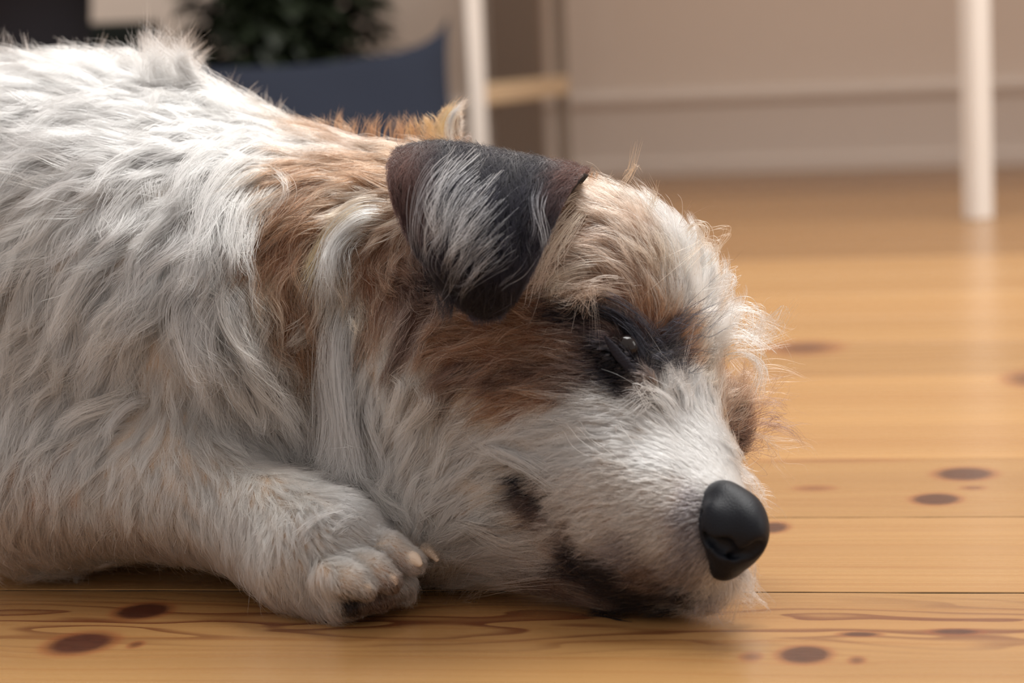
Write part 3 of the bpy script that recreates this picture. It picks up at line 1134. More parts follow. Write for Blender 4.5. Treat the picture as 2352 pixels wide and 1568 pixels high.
def near_surface(px, py):
    """the place on the body nearest to a line of sight"""
    q = np.array([P(px, py, y) for y in YS_])
    d = gsamp(q)
    k = int(np.argmin(d))
    x = q[k:k + 1]
    for _ in range(3):
        x = x - ggrad(x) * gsamp(x)[:, None]
    return YS_[k], x[0], float(d[k])


def lock(S, pts, w0, w1, n, col, lift=(1.5, 5), r=.000060, K=14, frizz=.03, var=.06, col2=None, flare=0.0, bsurf=None):
    """pts pixels along the lock; lies over the body at lift mm (start, end)"""
    sp_ = catmull(pts, K)
    L0 = sum(math.dist(sp_[i], sp_[i + 1]) for i in range(K - 1))
    m = len(sp_)
    Q3 = []
    for i, q in enumerate(sp_):
        src = bsurf or bvh
        d = ray(q[0], q[1])
        rc = src.ray_cast(Vector(EYE), Vector(d).normalized(), 3.0)
        Q3.append(np.array(rc[0]) if rc[0] is not None else None)
    ys = [q[1] if q is not None else None for q in Q3]
    good = [i for i, y in enumerate(ys) if y is not None]
    if not good or (good[0] > 2 and bsurf is None):
        y0_, _x, _d = near_surface(sp_[0][0], sp_[0][1])
        ys[0] = y0_
        good = [0] + good
    if False:
        pass
    else:
        yy = np.interp(np.arange(m), good, [ys[i] for i in good])
    # smooth depth
    for _ in range(3):
        yy = np.convolve(np.pad(yy, 1, 'edge'), [.25, .5, .25], 'valid')
    hl = LIFT_ADD if bsurf is None and L0 > 150 and lift[1] >= 7 else 0
    lf = (lift[0] * np.minimum(1, np.linspace(0, 4, m)) + np.linspace(0, lift[1] - lift[0] + hl, m)) * .001 + np.minimum(1, np.linspace(0, 3, m)) * hl * .0006
    path = np.array([P(sp_[i][0], sp_[i][1], yy[i] - lf[i]) for i in range(m)])
    tang = nrm(np.gradient(path, axis=0))
    vw = nrm(EYE - path)
    side = nrm(np.cross(tang, vw))
    L_ = np.linalg.norm(np.diff(path, axis=0), axis=1).sum()
    scl = path[:, 1].mean() / FPX
    t = np.linspace(0, 1, m)
    a = rng.normal(0, .5, n); b = rng.normal(0, .5, n)
    wpx = lerp(w0, w1, t) * scl
    s0 = rng.beta(1, 1.5, n) * .65      # not all hairs start at the root
    e0 = np.clip(1 - np.abs(rng.normal(0, .14, n)), .5, 1)
    ns_ = max(2, n // 11)
    sa, sb = rng.normal(0, .5, ns_), rng.normal(0, .5, ns_)
    sk = rng.integers(0, ns_, n)
    wob = rng.normal(0, 1, (ns_, 1, 3)) * L_ * frizz * 1.3
    wph = rng.random((ns_, 1, 1)) * 6.28
    tb = t[None, :, None]
    sw = wob * np.sin(wph + tb * rng.uniform(4, 8, (ns_, 1, 1))) * tb + rng.normal(0, 1, (ns_, 1, 3)) * L_ * frizz * 1.6 * tb ** 2
    conv = 1 - .55 * t ** 1.2
    out_ = np.empty((n, K, 3))
    ua = sa[sk][:, None] + a[:, None] * .42 * conv[None]
    ub = sb[sk][:, None] + b[:, None] * .42 * conv[None]
    for i in range(n):
        tt = lerp(s0[i], e0[i], t)
        for c in range(3):
            out_[i, :, c] = np.interp(tt, t, path[:, c]) + ua[i] * np.interp(tt, t, side[:, c] * wpx) + ub[i] * .35 * np.interp(tt, t, vw[:, c] * wpx)
    out_ += sw[sk]
    fz = rng.normal(0, 1, (n, 1, 3)) * frizz * .8 * L_ * (t[None, :, None] ** 2)
    stray_ = rng.random((n, 1, 1)) < .07
    out_ += np.where(stray_, fz * 3, fz)
    out_[..., 2] = np.maximum(out_[..., 2], .0004)
    cc = np.tile(s2l(col), (n, 1)) * (1 + rng.normal(0, var, (n, 1)))
    if col2 is not None:
        kx = rng.random((n, 1)) < .35
        cc = np.where(kx, s2l(col2), cc)
    S.add(out_, r * np.clip(rng.normal(1, .2, n), .6, 1.6), np.clip(cc, .008, .92), .15)


LK = [
    # side lock behind the ear, down to the paw
    ([(900, 505), (830, 500), (770, 550), (745, 620), (738, 700)], 42, 22, 240, WH, (2, 7)),
    ([(880, 470), (820, 470), (760, 500), (735, 500)], 30, 12, 90, LT, (2, 7)),
    ([(860, 480), (770, 530), (715, 620), (700, 690)], 30, 14, 110, (222, 168, 110), (2, 6)),
    ([(850, 570), (800, 560), (775, 620), (765, 720)], 28, 24, 110, WH, (2, 6)),
    ([(800, 690), (775, 760), (770, 860), (780, 980), (770, 1080), (730, 1110)], 46, 56, 420, WH, (3, 9)),
    ([(820, 720), (800, 800), (800, 900), (805, 1000), (830, 1100), (870, 1130)], 28, 34, 220, WH, (3, 9)),
    ([(790, 900), (770, 1000), (790, 1080), (800, 1130)], 44, 50, 160, CR, (3, 8)),
    ([(750, 730), (700, 770), (650, 800)], 40, 26, 110, CR, (2, 6)),
    ([(740, 880), (690, 890), (650, 880)], 34, 26, 90, CR, (2, 5)),
    ([(830, 1040), (850, 1100), (890, 1150), (935, 1180)], 36, 20, 120, CR, (2, 7)),
    ([(880, 1000), (890, 1080), (870, 1130), (910, 1170)], 30, 16, 90, CR, (2, 7)),
    ([(800, 700), (830, 740), (830, 800)], 44, 24, 100, LT, (2, 6)),
    ([(870, 840), (925, 880), (905, 950), (892, 1010)], 40, 16, 120, CR, (2, 7)),
    ([(960, 860), (980, 920), (930, 980), (900, 1020)], 36, 14, 90, CR, (2, 7)),
    # mane
    ([(600, 330), (520, 350), (440, 400), (400, 480)], 70, 24, 220, WH, (3, 9)),
    ([(640, 360), (560, 400), (500, 470), (470, 560), (445, 640)], 70, 30, 260, WH, (3, 9)),
    ([(600, 420), (560, 480), (545, 560), (550, 640)], 60, 26, 220, WH, (3, 9)),
    ([(520, 480), (480, 560), (440, 640), (415, 690)], 50, 22, 200, WH, (3, 8)),
    ([(560, 520), (520, 640), (470, 720), (460, 800), (480, 880), (500, 930)], 60, 30, 240, WH, (3, 9)),
    ([(480, 640), (420, 720), (440, 820), (480, 900)], 50, 24, 200, WH, (3, 8)),
    ([(545, 600), (515, 700), (545, 790), (600, 850)], 46, 22, 160, CR, (3, 8)),
    ([(540, 740), (570, 830), (620, 910), (690, 990)], 50, 24, 180, CR, (3, 8)),
    ([(500, 820), (560, 900), (600, 970), (610, 1010)], 44, 20, 140, CR, (3, 7)),
    ([(600, 880), (660, 950), (700, 1030)], 44, 20, 140, CR, (3, 7)),
    ([(430, 330), (350, 350), (260, 400), (220, 460)], 60, 22, 180, WH, (3, 8)),
    ([(400, 400), (320, 440), (260, 510), (240, 560)], 60, 22, 180, WH, (3, 8)),
    ([(440, 470), (380, 520), (330, 560), (300, 590)], 44, 20, 150, WH, (3, 8)),
    ([(330, 600), (290, 680), (230, 740), (200, 800)], 44, 18, 150, CR, (3, 7)),
    ([(390, 610), (330, 680), (270, 750), (235, 820)], 44, 18, 150, WH, (3, 7)),
    ([(400, 690), (320, 760), (230, 800), (175, 880)], 44, 14, 160, CR, (3, 7)),
    ([(200, 320), (120, 330), (30, 370), (-40, 430)], 60, 26, 160, WH, (3, 7)),
    ([(300, 240), (220, 250), (120, 270), (50, 310)], 60, 26, 160, WH, (3, 7)),
    ([(260, 560), (200, 640), (150, 740), (120, 820)], 50, 18, 150, CR, (3, 7)),
    ([(160, 540), (90, 640), (50, 740), (30, 830)], 50, 20, 130, CR, (3, 6)),
    # withers tuft
    ([(470, 330), (410, 240), (360, 150), (345, 60)], 90, 26, 420, WH, (3, 5)),
    ([(480, 300), (440, 210), (410, 130), (450, 80)], 60, 18, 200, WH, (3, 5)),
    ([(400, 280), (340, 200), (290, 140), (255, 130)], 70, 20, 220, WH, (3, 5)),
    ([(560, 340), (490, 240), (420, 160), (375, 90)], 60, 20, 220, WH, (3, 5)),
    # elbow tufts
    ([(330, 930), (270, 930), (170, 960), (110, 1000)], 36, 12, 110, CR, (2, 7)),
    ([(360, 920), (300, 930), (250, 980), (240, 1020)], 36, 14, 110, WH, (2, 7)),
    ([(200, 890), (120, 900), (60, 950)], 36, 14, 90, CR, (2, 6)),
    # muzzle-side tuft over the mouth corner
    ([(1290, 1120), (1200, 1060), (1130, 1030), (1065, 1018)], 30, 6, 120, WH, (2, 6)),
    ([(1250, 1110), (1190, 1070), (1130, 1045)], 26, 10, 90, WH, (1.5, 4)),
    ([(1170, 1090), (1210, 1120), (1260, 1160)], 18, 12, 110, KK, (2.5, 3.2)),
    # jaw tufts
    ([(1060, 1110), (980, 1130), (960, 1170), (985, 1210)], 34, 14, 120, CR, (2, 6)),
    ([(1200, 1170), (1120, 1190), (1040, 1230), (990, 1280)], 40, 18, 130, CR, (2, 6)),
    ([(1260, 1240), (1150, 1250), (1050, 1280), (990, 1330)], 44, 24, 150, PK, (2, 5)),
    ([(1300, 1290), (1200, 1300), (1100, 1320), (1030, 1360)], 40, 24, 120, PK, (2, 5)),
    # chin and lip fringe, fuzz beside the nose
    ([(1630, 1325), (1650, 1362), (1640, 1396)], 56, 60, 190, WH, (0, 1.5)),
    ([(1590, 1345), (1600, 1375), (1590, 1398)], 50, 56, 120, GY, (0, 1.5)),
    ([(1668, 1305), (1690, 1340), (1684, 1380)], 44, 50, 190, WH, (0, 1)),
    ([(1695, 1285), (1712, 1312), (1706, 1345)], 26, 34, 110, WH, (0, 0)),
    ([(1650, 1050), (1692, 1085), (1712, 1115)], 26, 30, 130, WH, (0, .5)),
    ([(1690, 1085), (1722, 1118), (1744, 1165)], 22, 30, 150, WH, (0, .5)),
    ([(1640, 1010), (1672, 1040), (1690, 1075)], 26, 30, 110, WH, (0, .5)),
    ([(1560, 1385), (1520, 1392), (1470, 1398)], 30, 30, 110, KK, (0, 1)),
    ([(1450, 1385), (1400, 1392), (1340, 1396)], 36, 30, 110, KK, (0, 1)),
    # stop tuft
    ([(1572, 965), (1572, 915), (1552, 872), (1522, 866)], 30, 12, 90, WH, (3, 8)),
    ([(1550, 980), (1520, 925), (1480, 906), (1450, 918)], 34, 16, 100, WH, (3, 7)),
    ([(1590, 955), (1580, 905), (1560, 870)], 34, 14, 80, WH, (3, 7)),
    # brow fan
    ([(1500, 810), (1550, 780), (1600, 730), (1630, 700)], 60, 60, 50, KK, (3, 8)),
    ([(1500, 830), (1560, 815), (1610, 790)], 60, 50, 60, KK, (3, 7)),
    ([(1490, 790), (1530, 730), (1560, 680)], 50, 50, 36, KK, (3, 7)),
    ([(1500, 840), (1560, 860), (1600, 850)], 40, 40, 50, KK, (3, 6)),
    ([(1350, 708), (1405, 722), (1452, 760), (1486, 830)], 26, 20, 200, KK, (2, 2.6)),
    ([(1500, 800), (1530, 800), (1570, 780)], 60, 60, 90, KK, (2, 5)),
    ([(1490, 840), (1530, 845), (1575, 830)], 50, 50, 90, KK, (2, 5)),
    ([(1290, 695), (1340, 700), (1390, 720)], 30, 20, 90, KK, (1.5, 3)),
    # upper-eyelid overhang
    ([(1400, 640), (1330, 640), (1280, 660), (1268, 690)], 40, 22, 140, LT, (2, 5)),
    ([(1460, 680), (1390, 670), (1330, 680), (1310, 705)], 40, 22, 140, FH, (2, 5)),
    # wisps in front of the forehead crest
    ([(1600, 640), (1650, 600), (1665, 560), (1650, 530)], 30, 14, 30, LT, (4, 10)),
    ([(1560, 560), (1600, 520), (1610, 560), (1570, 590)], 24, 12, 36, LT, (4, 10)),
    ([(1600, 700), (1670, 640), (1675, 690), (1650, 740)], 24, 12, 46, WH, (4, 10)),
    ([(1620, 760), (1700, 720), (1745, 735), (1755, 790)], 34, 22, 70, WH, (4, 10)),
    ([(1620, 800), (1700, 770), (1750, 780), (1790, 765)], 40, 22, 80, WH, (4, 10)),
    ([(1640, 790), (1710, 760), (1740, 800), (1700, 850)], 34, 24, 50, WH, (4, 10)),
    ([(1640, 840), (1700, 820), (1730, 850), (1700, 900)], 34, 20, 40, WH, (4, 10)),
    ([(1480, 520), (1500, 460), (1520, 420)], 30, 20, 26, LT, (3, 8)),
    ([(1420, 450), (1450, 400), (1440, 370)], 30, 20, 26, LT, (3, 8)),
    ([(1540, 560), (1570, 490), (1585, 430)], 6, 4, 4, DB, (3, 8)),
    # ear-front fringe
    ([(1370, 430), (1310, 500), (1260, 570), (1220, 650)], 30, 18, 90, LT, (3, 9)),
    ([(1350, 470), (1280, 560), (1230, 640), (1180, 690)], 24, 12, 60, FH, (3, 9)),
    ([(1370, 430), (1290, 470), (1240, 520)], 14, 10, 20, LT, (4, 10)),
    # far brow
    ([(1660, 970), (1710, 920), (1760, 880), (1800, 880)], 44, 30, 70, FH, (0, 0)),
    ([(1660, 1000), (1720, 960), (1780, 940), (1830, 955)], 40, 26, 70, DB, (0, 0)),
    ([(1670, 1000), (1740, 985), (1800, 1000), (1850, 1040)], 26, 30, 20, DB, (0, 0)),
    ([(1680, 1020), (1740, 1000), (1785, 1040), (1800, 1110)], 30, 10, 30, LT, (0, 0)),
    ([(1650, 940), (1700, 870), (1730, 840)], 30, 30, 60, FH, (0, 0)),
    ([(1655, 1010), (1690, 1000), (1720, 980)], 40, 40, 120, DB, (0, 0)),
    # paw knuckle streaks
    ([(800, 1180), (740, 1195), (700, 1225), (680, 1250)], 30, 14, 110, WH, (1.5, 3)),
    ([(860, 1190), (800, 1200), (760, 1230)], 24, 12, 70, WH, (1, 2.5)),
    # whiskers
    ([(1420, 1060), (1330, 1000), (1270, 960)], 30, 60, 4, PK, (3, 4), .00008),
    ([(1500, 1120), (1400, 1010), (1360, 950)], 30, 60, 3, PK, (3, 4), .00008),
]
LS = Strands()
for lk in LK:
    a = list(lk)
    fz_ = .03
    if (a[0][0][0] > 1400 and a[0][0][1] < 1000) or (a[0][0][0] > 1560 and a[0][0][1] > 1000):
        fz_ = .10
    r = a.pop() if len(a) == 7 else .000066
    pts, w0, w1, n, col, lf = a
    lock(LS, pts, w0, w1, n, col, lf, r, frizz=fz_)
# withers tuft and back silhouette wisps: rise from the back
def wisps(S, x0, x1, y0, y1, n, ln, col, dirs, r=.00006, cnt=(6, 16), Y=1.10):
    for k in range(n):
        px = rng.uniform(x0, x1)
        f = (px - x0) / (x1 - x0)
        py = lerp(y0, y1, f)
        a = rng.uniform(*dirs)
        l_ = rng.uniform(.5, 1) * ln
        b = a + rng.normal(0, .5)
        p0 = np.array([px, py]); p1 = p0 + np.array([math.cos(a), -math.sin(a)]) * l_ * .5; p2 = p1 + np.array([math.cos(b), -math.sin(b)]) * l_ * .5
        yy, root_, dd_ = near_surface(px, py)
        m = int(rng.integers(*cnt))
        K = 9
        sp_ = catmull([p0, p1, p2], K)
        path = np.array([P(q[0], q[1], yy) for q in sp_])
        path = path + (root_ - path[0])[None] * (1 - np.linspace(0, 1, K)[:, None]) ** 1.5
        t = np.linspace(0, 1, K)[None, :, None]
        pts = path[None] + rng.normal(0, .0016, (m, 1, 3)) * (1 - .75 * t) + rng.normal(0, 1, (m, 1, 3)) * .0012 * t ** 2
        S.add(pts, np.full(m, r), np.tile(s2l(col), (m, 1)) * (1 + rng.normal(0, .05, (m, 1))), .15)


wisps(LS, 260, 430, 195, 195, 20, 130, WH, (1.0, 2.3), cnt=(14, 40), Y=1.10)
wisps(LS, 330, 420, 180, 180, 12, 110, WH, (.5, 1.6), cnt=(12, 30), Y=1.10)
wisps(LS, 0, 280, 120, 140, 26, 60, WH, (1.2, 2.4), cnt=(3, 9), Y=1.12)
wisps(LS, 450, 720, 190, 330, 40, 70, WH, (1.2, 2.2), cnt=(3, 9), Y=1.10)
wisps(LS, 720, 1040, 320, 340, 50, 80, TN, (1.2, 2.2), cnt=(6, 16), Y=1.07)
wisps(LS, 1180, 1360, 385, 420, 40, 40, TN, (1.0, 2.2), cnt=(4, 9), Y=1.02)
wisps(LS, 1360, 1660, 440, 640, 60, 60, LT, (.3, 1.8), cnt=(3, 7), Y=1.0)
S.pts += LS.pts; S.rad += LS.rad; S.col += LS.col
fur = S.build('fur', dog, fur_m)
tag(fur, kind='stuff')
fur['label'] = 'long wavy white fur with tan and dark brown patches'


# ================================================================== EARS
ear_m, nt, bs = new_mat('ear_skin')
bs.inputs['Base Color'].default_value = (*s2l((30, 26, 28)), 1)
bs.inputs['Roughness'].default_value = .7


def ear_surface(rows, n_u=40, n_v=46):
    """rows: list of polylines (px,py,Y) from root over the fold to the tip; lofted"""
    R = []
    for row in rows:
        R.append(catmull([P(*q) for q in row], n_u))
    R = np.array(R)                      # rows x n_u x 3
    cols = [catmull(R[:, i], n_v) for i in range(n_u)]
    return np.array(cols).transpose(1, 0, 2)     # n_v x n_u x 3


def ear_mesh(name, Sf, thick, par, mat):
    nv_, nu_ = Sf.shape[:2]
    du = np.gradient(Sf, axis=1); dv = np.gradient(Sf, axis=0)
    n = nrm(np.cross(du, dv))
    if (n * (EYE - Sf)).sum() < 0:
        n = -n
    vv = np.linspace(0, 1, nv_)[:, None]; uu = np.linspace(0, 1, nu_)[None]
    edge = np.minimum(np.minimum(uu, 1 - uu) * 9, (1 - vv) * 12).clip(0, 1) ** .5
    a = Sf + n * (thick / 2 * edge[..., None]); b = Sf - n * (thick / 2 * edge[..., None])
    V = np.concatenate([a.reshape(-1, 3), b.reshape(-1, 3)])
    F = []
    m = nv_ * nu_
    for j in range(nv_ - 1):
        for i in range(nu_ - 1):
            q = [j * nu_ + i, j * nu_ + i + 1, (j + 1) * nu_ + i + 1, (j + 1) * nu_ + i]
            F.append(q); F.append([m + k for k in q[::-1]])
    for j in range(nv_ - 1):
        for i in (0, nu_ - 1):
            F.append([j * nu_ + i, (j + 1) * nu_ + i, m + (j + 1) * nu_ + i, m + j * nu_ + i])
    for i in range(nu_ - 1):
        F.append([(nv_ - 1) * nu_ + i, (nv_ - 1) * nu_ + i + 1, m + (nv_ - 1) * nu_ + i + 1, m + (nv_ - 1) * nu_ + i])
    o = mesh_obj(name, V, F, mat, par)
    return o, n


# near ear: folded flap. rows run from the back edge (left) to the front edge (right)
rows = [
    [(955, 470, 1.030), (1080, 450, 1.030), (1220, 440, 1.025), (1330, 430, 1.005)],
    [(925, 385, 1.020), (1050, 372, 1.020), (1200, 388, 1.015), (1345, 412, .985)],
    [(918, 356, .990), (1030, 344, .990), (1190, 372, .985), (1352, 402, .965)],
    [(897, 372, .962), (1020, 356, .960), (1180, 385, .953), (1338, 412, .948)],
    [(893, 430, .944), (1010, 430, .934), (1170, 455, .930), (1295, 470, .934)],
    [(950, 560, .934), (1040, 545, .922), (1150, 550, .918), (1258, 545, .926)],
    [(1000, 620, .932), (1070, 625, .918), (1150, 630, .916), (1222, 615, .922)],
    [(1050, 680, .934), (1090, 688, .922), (1140, 690, .920), (1185, 668, .922)],
    [(1085, 702, .936), (1105, 706, .928), (1130, 704, .926), (1150, 690, .926)],
]
Sf = ear_surface(rows)
ear, en = ear_mesh('ear', Sf, .0035, dog, ear_m)
ear['label'] = 'folded black ear flap with silvery hair'
nvv, nuu = Sf.shape[:2]


def on_ear(Sf, n, u, v):
    a = np.clip(v * (Sf.shape[0] - 1), 0, Sf.shape[0] - 1.001); b = np.clip(u * (Sf.shape[1] - 1), 0, Sf.shape[1] - 1.001)
    i, j = a.astype(int), b.astype(int)
    fi, fj = (a - i)[..., None], (b - j)[..., None]
    f = lambda A_: (A_[i, j] * (1 - fi) + A_[i + 1, j] * fi) * (1 - fj) + (A_[i, j + 1] * (1 - fi) + A_[i + 1, j + 1] * fi) * fj
    return f(Sf), nrm(f(n))


def ear_fur(S, Sf, n, cnt, ln, lift, r, colf, du=(0, 0), K=8, vr=(0.1, 1), ur=(0, 1), wav=.02, outw=1.0):
    """strands that follow the flap from (u,v) towards larger v, drifting du"""
    u = rng.uniform(*ur, cnt); v = rng.uniform(*vr, cnt)
    dv = ln / .16 * rng.uniform(.7, 1.2, cnt)
    dd = rng.normal(du[0], du[1], cnt) * dv
    pts = np.empty((cnt, K, 3))
    for k in range(K):
        t = k / (K - 1)
        vv = v + dv * t
        uu_ = u + dd * t + .012 * np.sin(t * 5 + u * 40)
        q, nn = on_ear(Sf, n, np.clip(uu_, 0, 1), np.clip(vv, 0, 1))
        over = np.clip(vv - 1, 0, 1)
        q = q + over[:, None] * np.array([0, .004, -.05])
        ov = (np.clip(uu_, 0, 1) - uu_)
        pts[:, k] = q + nn * (.0018 + lift * math.sin(min(t * 1.4, 1.57))) * outw - ov[:, None] * np.array([-.07, 0, 0])
    pts += rng.normal(0, 1, (cnt, 1, 3)) * wav * ln * np.linspace(0, 1, K)[None, :, None] ** 1.5
    S.add(pts, r * rng.uniform(.7, 1.3, cnt), np.clip(colf(u, v, cnt), .006, .92), .2)


def ec(u, v, n):
    k = s2l((22, 21, 28)); br = s2l((66, 44, 38))
    w1 = np.clip((v - .20) / .1, 0, 1) * np.clip((.34 - u) / .16, 0, 1) * np.clip((.62 - v) / .15, 0, 1) * .8
    w2 = np.clip((u - .80) / .12, 0, 1) * np.clip((.55 - v) / .2, 0, 1) * .8
    w_ = np.maximum(w1, w2)[:, None]
    c = k * (1 - w_) + br * w_
    c = c * (1 + rng.normal(0, .25, (n, 1)))
    z = rng.random((n, 1)) < .05
    return np.where(z, c + .10, c)


ES = Strands()
ear_fur(ES, Sf, en, int(30000 * Q), .008, .0012, .00005, ec, (-.1, .5), 6, (.02, .99), (0, 1), .10)
ear_fur(ES, Sf, en, int(9000 * Q), .018, .0020, .00005, ec, (-.15, .35), 8, (.12, .96), (.12, .95), .05)


def elock(pts, w0, w1, n, col, lift, r=.000055, frizz=.026):
    lock(ES, pts, w0, w1, n, col, lift, r, 14, frizz, .10, None, 0, ebvh)


me = ear.data
ebvh = BVHTree.FromPolygons([v.co for v in me.vertices], [tuple(p.vertices) for p in me.polygons])
SV = (214, 220, 228)
SG = (150, 156, 170)
elocks = [
    ([(1090, 372), (1040, 420), (1010, 490), (1010, 560)], 50, 20, 60, SV, (2, 4)),
    ([(1130, 385), (1060, 440), (1020, 520), (1015, 610)], 60, 20, 90, SV, (2, 4)),
    ([(1150, 400), (1090, 450), (1050, 520), (1030, 600)], 60, 24, 100, SV, (2, 4)),
    ([(1190, 420), (1130, 470), (1080, 520), (1050, 600)], 60, 24, 90, SV, (2, 4)),
    ([(1180, 460), (1120, 520), (1060, 590), (1030, 650)], 60, 24, 80, SV, (2, 4)),
    ([(1170, 500), (1120, 560), (1060, 620), (1034, 690)], 60, 20, 60, SG, (2, 4)),
    ([(1080, 380), (1010, 440), (985, 530), (1000, 620)], 60, 26, 70, SG, (2, 4)),
    ([(1180, 560), (1110, 610), (1060, 660), (1040, 700)], 60, 20, 36, SG, (2, 4)),
    ([(1240, 400), (1225, 460), (1235, 520), (1225, 560)], 44, 24, 34, SG, (2, 4)),
    ([(1230, 560), (1190, 620), (1140, 660)], 50, 40, 16, SG, (2, 4)),
    ([(1040, 600), (1035, 660), (1032, 700), (1030, 745)], 40, 8, 110, KK, (2, 3)),
    ([(1010, 600), (1025, 660), (1030, 710)], 30, 8, 80, KK, (2, 3)),
    ([(1120, 640), (1080, 690), (1050, 720)], 60, 30, 100, KK, (2, 3)),
]
for e in elocks:
    elock(e[0], e[1] * 1.25, e[2] * 1.3, int(e[3] * .95), e[4], e[5])
ef = ES.build('ear_fur', ear, ear_hair_m)
tag(ef, kind='stuff')

# far ear: pointed tip showing behind the near one
rows = [
    [(1000, 400, 1.085), (1022, 400, 1.08), (1056, 400, 1.085)],
    [(1003, 350, 1.085), (1022, 348, 1.08), (1050, 352, 1.085)],
    [(1012, 310, 1.085), (1024, 310, 1.08), (1042, 313, 1.085)],
    [(1026, 280, 1.085), (1032, 280, 1.082), (1044, 284, 1.085)],
    [(1042, 262, 1.085), (1045, 260, 1.085), (1050, 262, 1.085)],
]
Sf2 = ear_surface(rows, 16, 24)
tan_m = simple_mat('tan_skin', (168, 116, 84), .7)
ear2, en2 = ear_mesh('ear', Sf2, .003, dog, tan_m)
ear2['label'] = 'tip of the far ear with pale rim'
ES2 = Strands()


def ec2(u, v, n):
    w_ = np.clip((u - .55) / .3, 0, 1)[:, None]
    return (s2l((196, 130, 84)) * (1 - w_) + s2l(WH) * w_) * (1 + rng.normal(0, .1, (n, 1)))


ear_fur(ES2, Sf2, en2, 5000, .014, .0022, .00006, ec2, (0, .4), 7, (0, .98), (0, 1), .08)
for pts, w0, w1, n, col in [
    ([(1046, 350), (1035, 300), (1045, 260), (1078, 228)], 22, 6, 140, WH),
    ([(1025, 350), (1015, 300), (1035, 260), (1070, 232)], 26, 10, 120, (214, 150, 100)),
    ([(985, 350), (960, 300), (950, 270)], 34, 16, 90, (206, 130, 84)),
    ([(1000, 340), (990, 290), (975, 262)], 30, 14, 90, (206, 130, 84)),
    ([(1060, 350), (1075, 325), (1085, 300)], 26, 16, 30, GY),
]:
    lock(ES2, pts, w0, w1, n, col, (1, 3), .00006)
ef2 = ES2.build('ear_fur', ear2, fur_m)
tag(ef2, kind='stuff')

# ================================================================== NOSE
NP = [(EL(1690, 1200, .892, .0105, .0135, .0125, (0, 35, 0)), .005),
      (EL(1655, 1165, .898, .0085, .012, .0105, (0, 20, 0)), .006),
      (EL(1727, 1225, .884, .0062, .0090, .0085), .006),
      (EL(1650, 1225, .886, .0065, .008, .0115, (0, -10, 0)), .005),
      (EL(1665, 1290, .893, .0075, .008, .0070, (0, -25, 0)), .005),
      (EL(1690, 1262, .888, .0085, .008, .0075), .005)]
NCUT = [('c', P(1630, 1236, .8825), P(1664, 1258, .8790), .0018, .0036), ('c', P(1664, 1258, .8790), P(1690, 1276, .8785), .0034, .0016),
        ('c', P(1620, 1180, .8875), P(1630, 1236, .8825), .0010, .0017),
        ('c', P(1655, 1284, .8850), P(1722, 1264, .8770), .0010, .0014),
        ('c', P(1722, 1272, .8790), P(1742, 1258, .8765), .0016, .0030)]


def nose_sdf(p):
    p = p.astype(np.float32)
    d = None
    for pr, k in NP:
        e = sd_ell(p, pr[1], pr[2], pr[3])
        d = e if d is None else smin(d, e, k)
    for c in NCUT:
        d = smax(d, -sd_cone(p, c[1], c[2], c[3], c[4]), .002)
    return d


nlo = P(1690, 1210, .89) - .03
nh = .0009
nn_ = np.full(3, int(.06 / nh))
ax_ = [nlo[i] + nh * np.arange(nn_[i]) for i in range(3)]
NG = nose_sdf(np.stack(np.meshgrid(*ax_, indexing='ij'), -1))
NVv, NFf = surface_nets(NG, nlo, nh)
nose_m, nt, bs = new_mat('nose_leather')
N, L = nt.nodes.new, nt.links.new
bs.inputs['Base Color'].default_value = (*s2l((15, 19, 27)), 1)
bs.inputs['Roughness'].default_value = .5
bs.inputs['Specular IOR Level'].default_value = .2
tcn = N('ShaderNodeTexCoord')
vo = N('ShaderNodeTexVoronoi'); vo.inputs['Scale'].default_value = 1500
L(tcn.outputs['Object'], vo.inputs['Vector'])
bp = N('ShaderNodeBump'); bp.inputs['Strength'].default_value = .35; bp.inputs['Distance'].default_value = .00025
bp.invert = True
L(vo.outputs['Distance'], bp.inputs['Height']); L(bp.outputs[0], bs.inputs['Normal'])
nose = mesh_obj('nose', NVv, NFf, nose_m, dog)
nose['label'] = 'black leathery nose'

# ================================================================== EYE
def ball(name, c, r, mat, par, n=28):
    V, F = [], []
    for j in range(n + 1):
        th = math.pi * j / n
        for i in range(2 * n):
            a = math.pi * i / n
            V.append(np.asarray(c) + r * np.array([math.sin(th) * math.cos(a), math.sin(th) * math.sin(a), math.cos(th)]))
    for j in range(n):
        for i in range(2 * n):
            F.append((j * 2 * n + i, (j + 1) * 2 * n + i, (j + 1) * 2 * n + (i + 1) % (2 * n), j * 2 * n + (i + 1) % (2 * n)))
    return mesh_obj(name, V, F, mat, par)


eye_m = simple_mat('eye_dark', (26, 18, 15), .14, 0, 60, .35)
eye = ball('eye', EYE_C, .0056, eye_m, dog)
eye['label'] = 'dark half-closed eye'
lid_m = simple_mat('lid_skin', (38, 37, 44), .8, .9, 900, .15, .1)


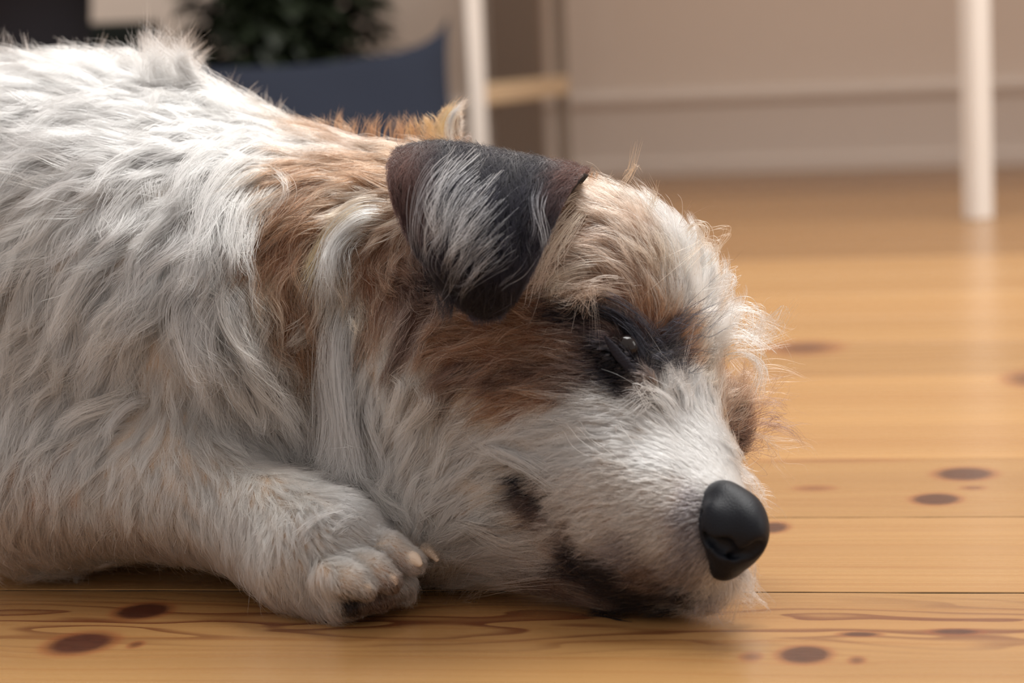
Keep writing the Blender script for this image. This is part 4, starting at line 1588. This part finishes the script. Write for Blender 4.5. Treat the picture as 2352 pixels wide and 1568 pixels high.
def lid(name, pts, r0, r1, lab):
    path = catmull([P(*q) for q in pts], 26)
    tg = nrm(np.gradient(path, axis=0)); vw = nrm(EYE - path)
    sd = nrm(np.cross(tg, vw))
    V, F = [], []
    for i in range(26):
        t = i / 25
        w_ = math.sin(math.pi * min(max(t, .03), .97)) ** .6
        for k in range(12):
            a = 2 * math.pi * k / 12
            V.append(path[i] + (sd[i] * math.cos(a) * r0 + vw[i] * math.sin(a) * r1) * w_)
    for i in range(25):
        for k in range(12):
            F.append((i * 12 + k, i * 12 + (k + 1) % 12, (i + 1) * 12 + (k + 1) % 12, (i + 1) * 12 + k))
    F.append(list(range(12))); F.append(list(range(25 * 12, 26 * 12))[::-1])
    o = mesh_obj(name, V, F, lid_m, dog)
    o['label'] = lab
    return o


lid('eyelid', [(1388, 772, .9355), (1415, 808, .9335), (1446, 845, .9315), (1478, 880, .931)], .0020, .0008, 'grey lower eyelid')
far_eye = ball('eye', P(1655, 1006, .966), .0056, eye_m, dog, 16)

# ================================================================== CLAWS
claw_m = simple_mat('claw_horn', (214, 196, 176), .35, 0, 60, .5)
for (a, b, r) in [((972, 1256, .951), (1006, 1288, .947), .0032), ((936, 1284, .935), (968, 1298, .931), .0036),
                  ((890, 1330, .923), (912, 1342, .921), .0030), ((832, 1350, .916), (852, 1358, .914), .0028)]:
    pa_, pb_ = P(*a), P(*b)
    path = catmull([pa_, (pa_ + pb_) / 2 + np.array([0, 0, .0012]), pb_], 12)
    tg = nrm(np.gradient(path, axis=0)); s1 = nrm(np.cross(tg, [0, 1, 0])); s2 = np.cross(tg, s1)
    V, F = [], []
    for i in range(12):
        t = i / 11
        rr = r * (1 - .75 * t ** 2)
        for k in range(10):
            an = 2 * math.pi * k / 10
            V.append(path[i] + s1[i] * math.cos(an) * rr + s2[i] * math.sin(an) * rr * .8)
    for i in range(11):
        for k in range(10):
            F.append((i * 10 + k, i * 10 + (k + 1) % 10, (i + 1) * 10 + (k + 1) % 10, (i + 1) * 10 + k))
    F.append(list(range(10))[::-1]); F.append(list(range(110, 120)))
    mesh_obj('claw', V, F, claw_m, dog)
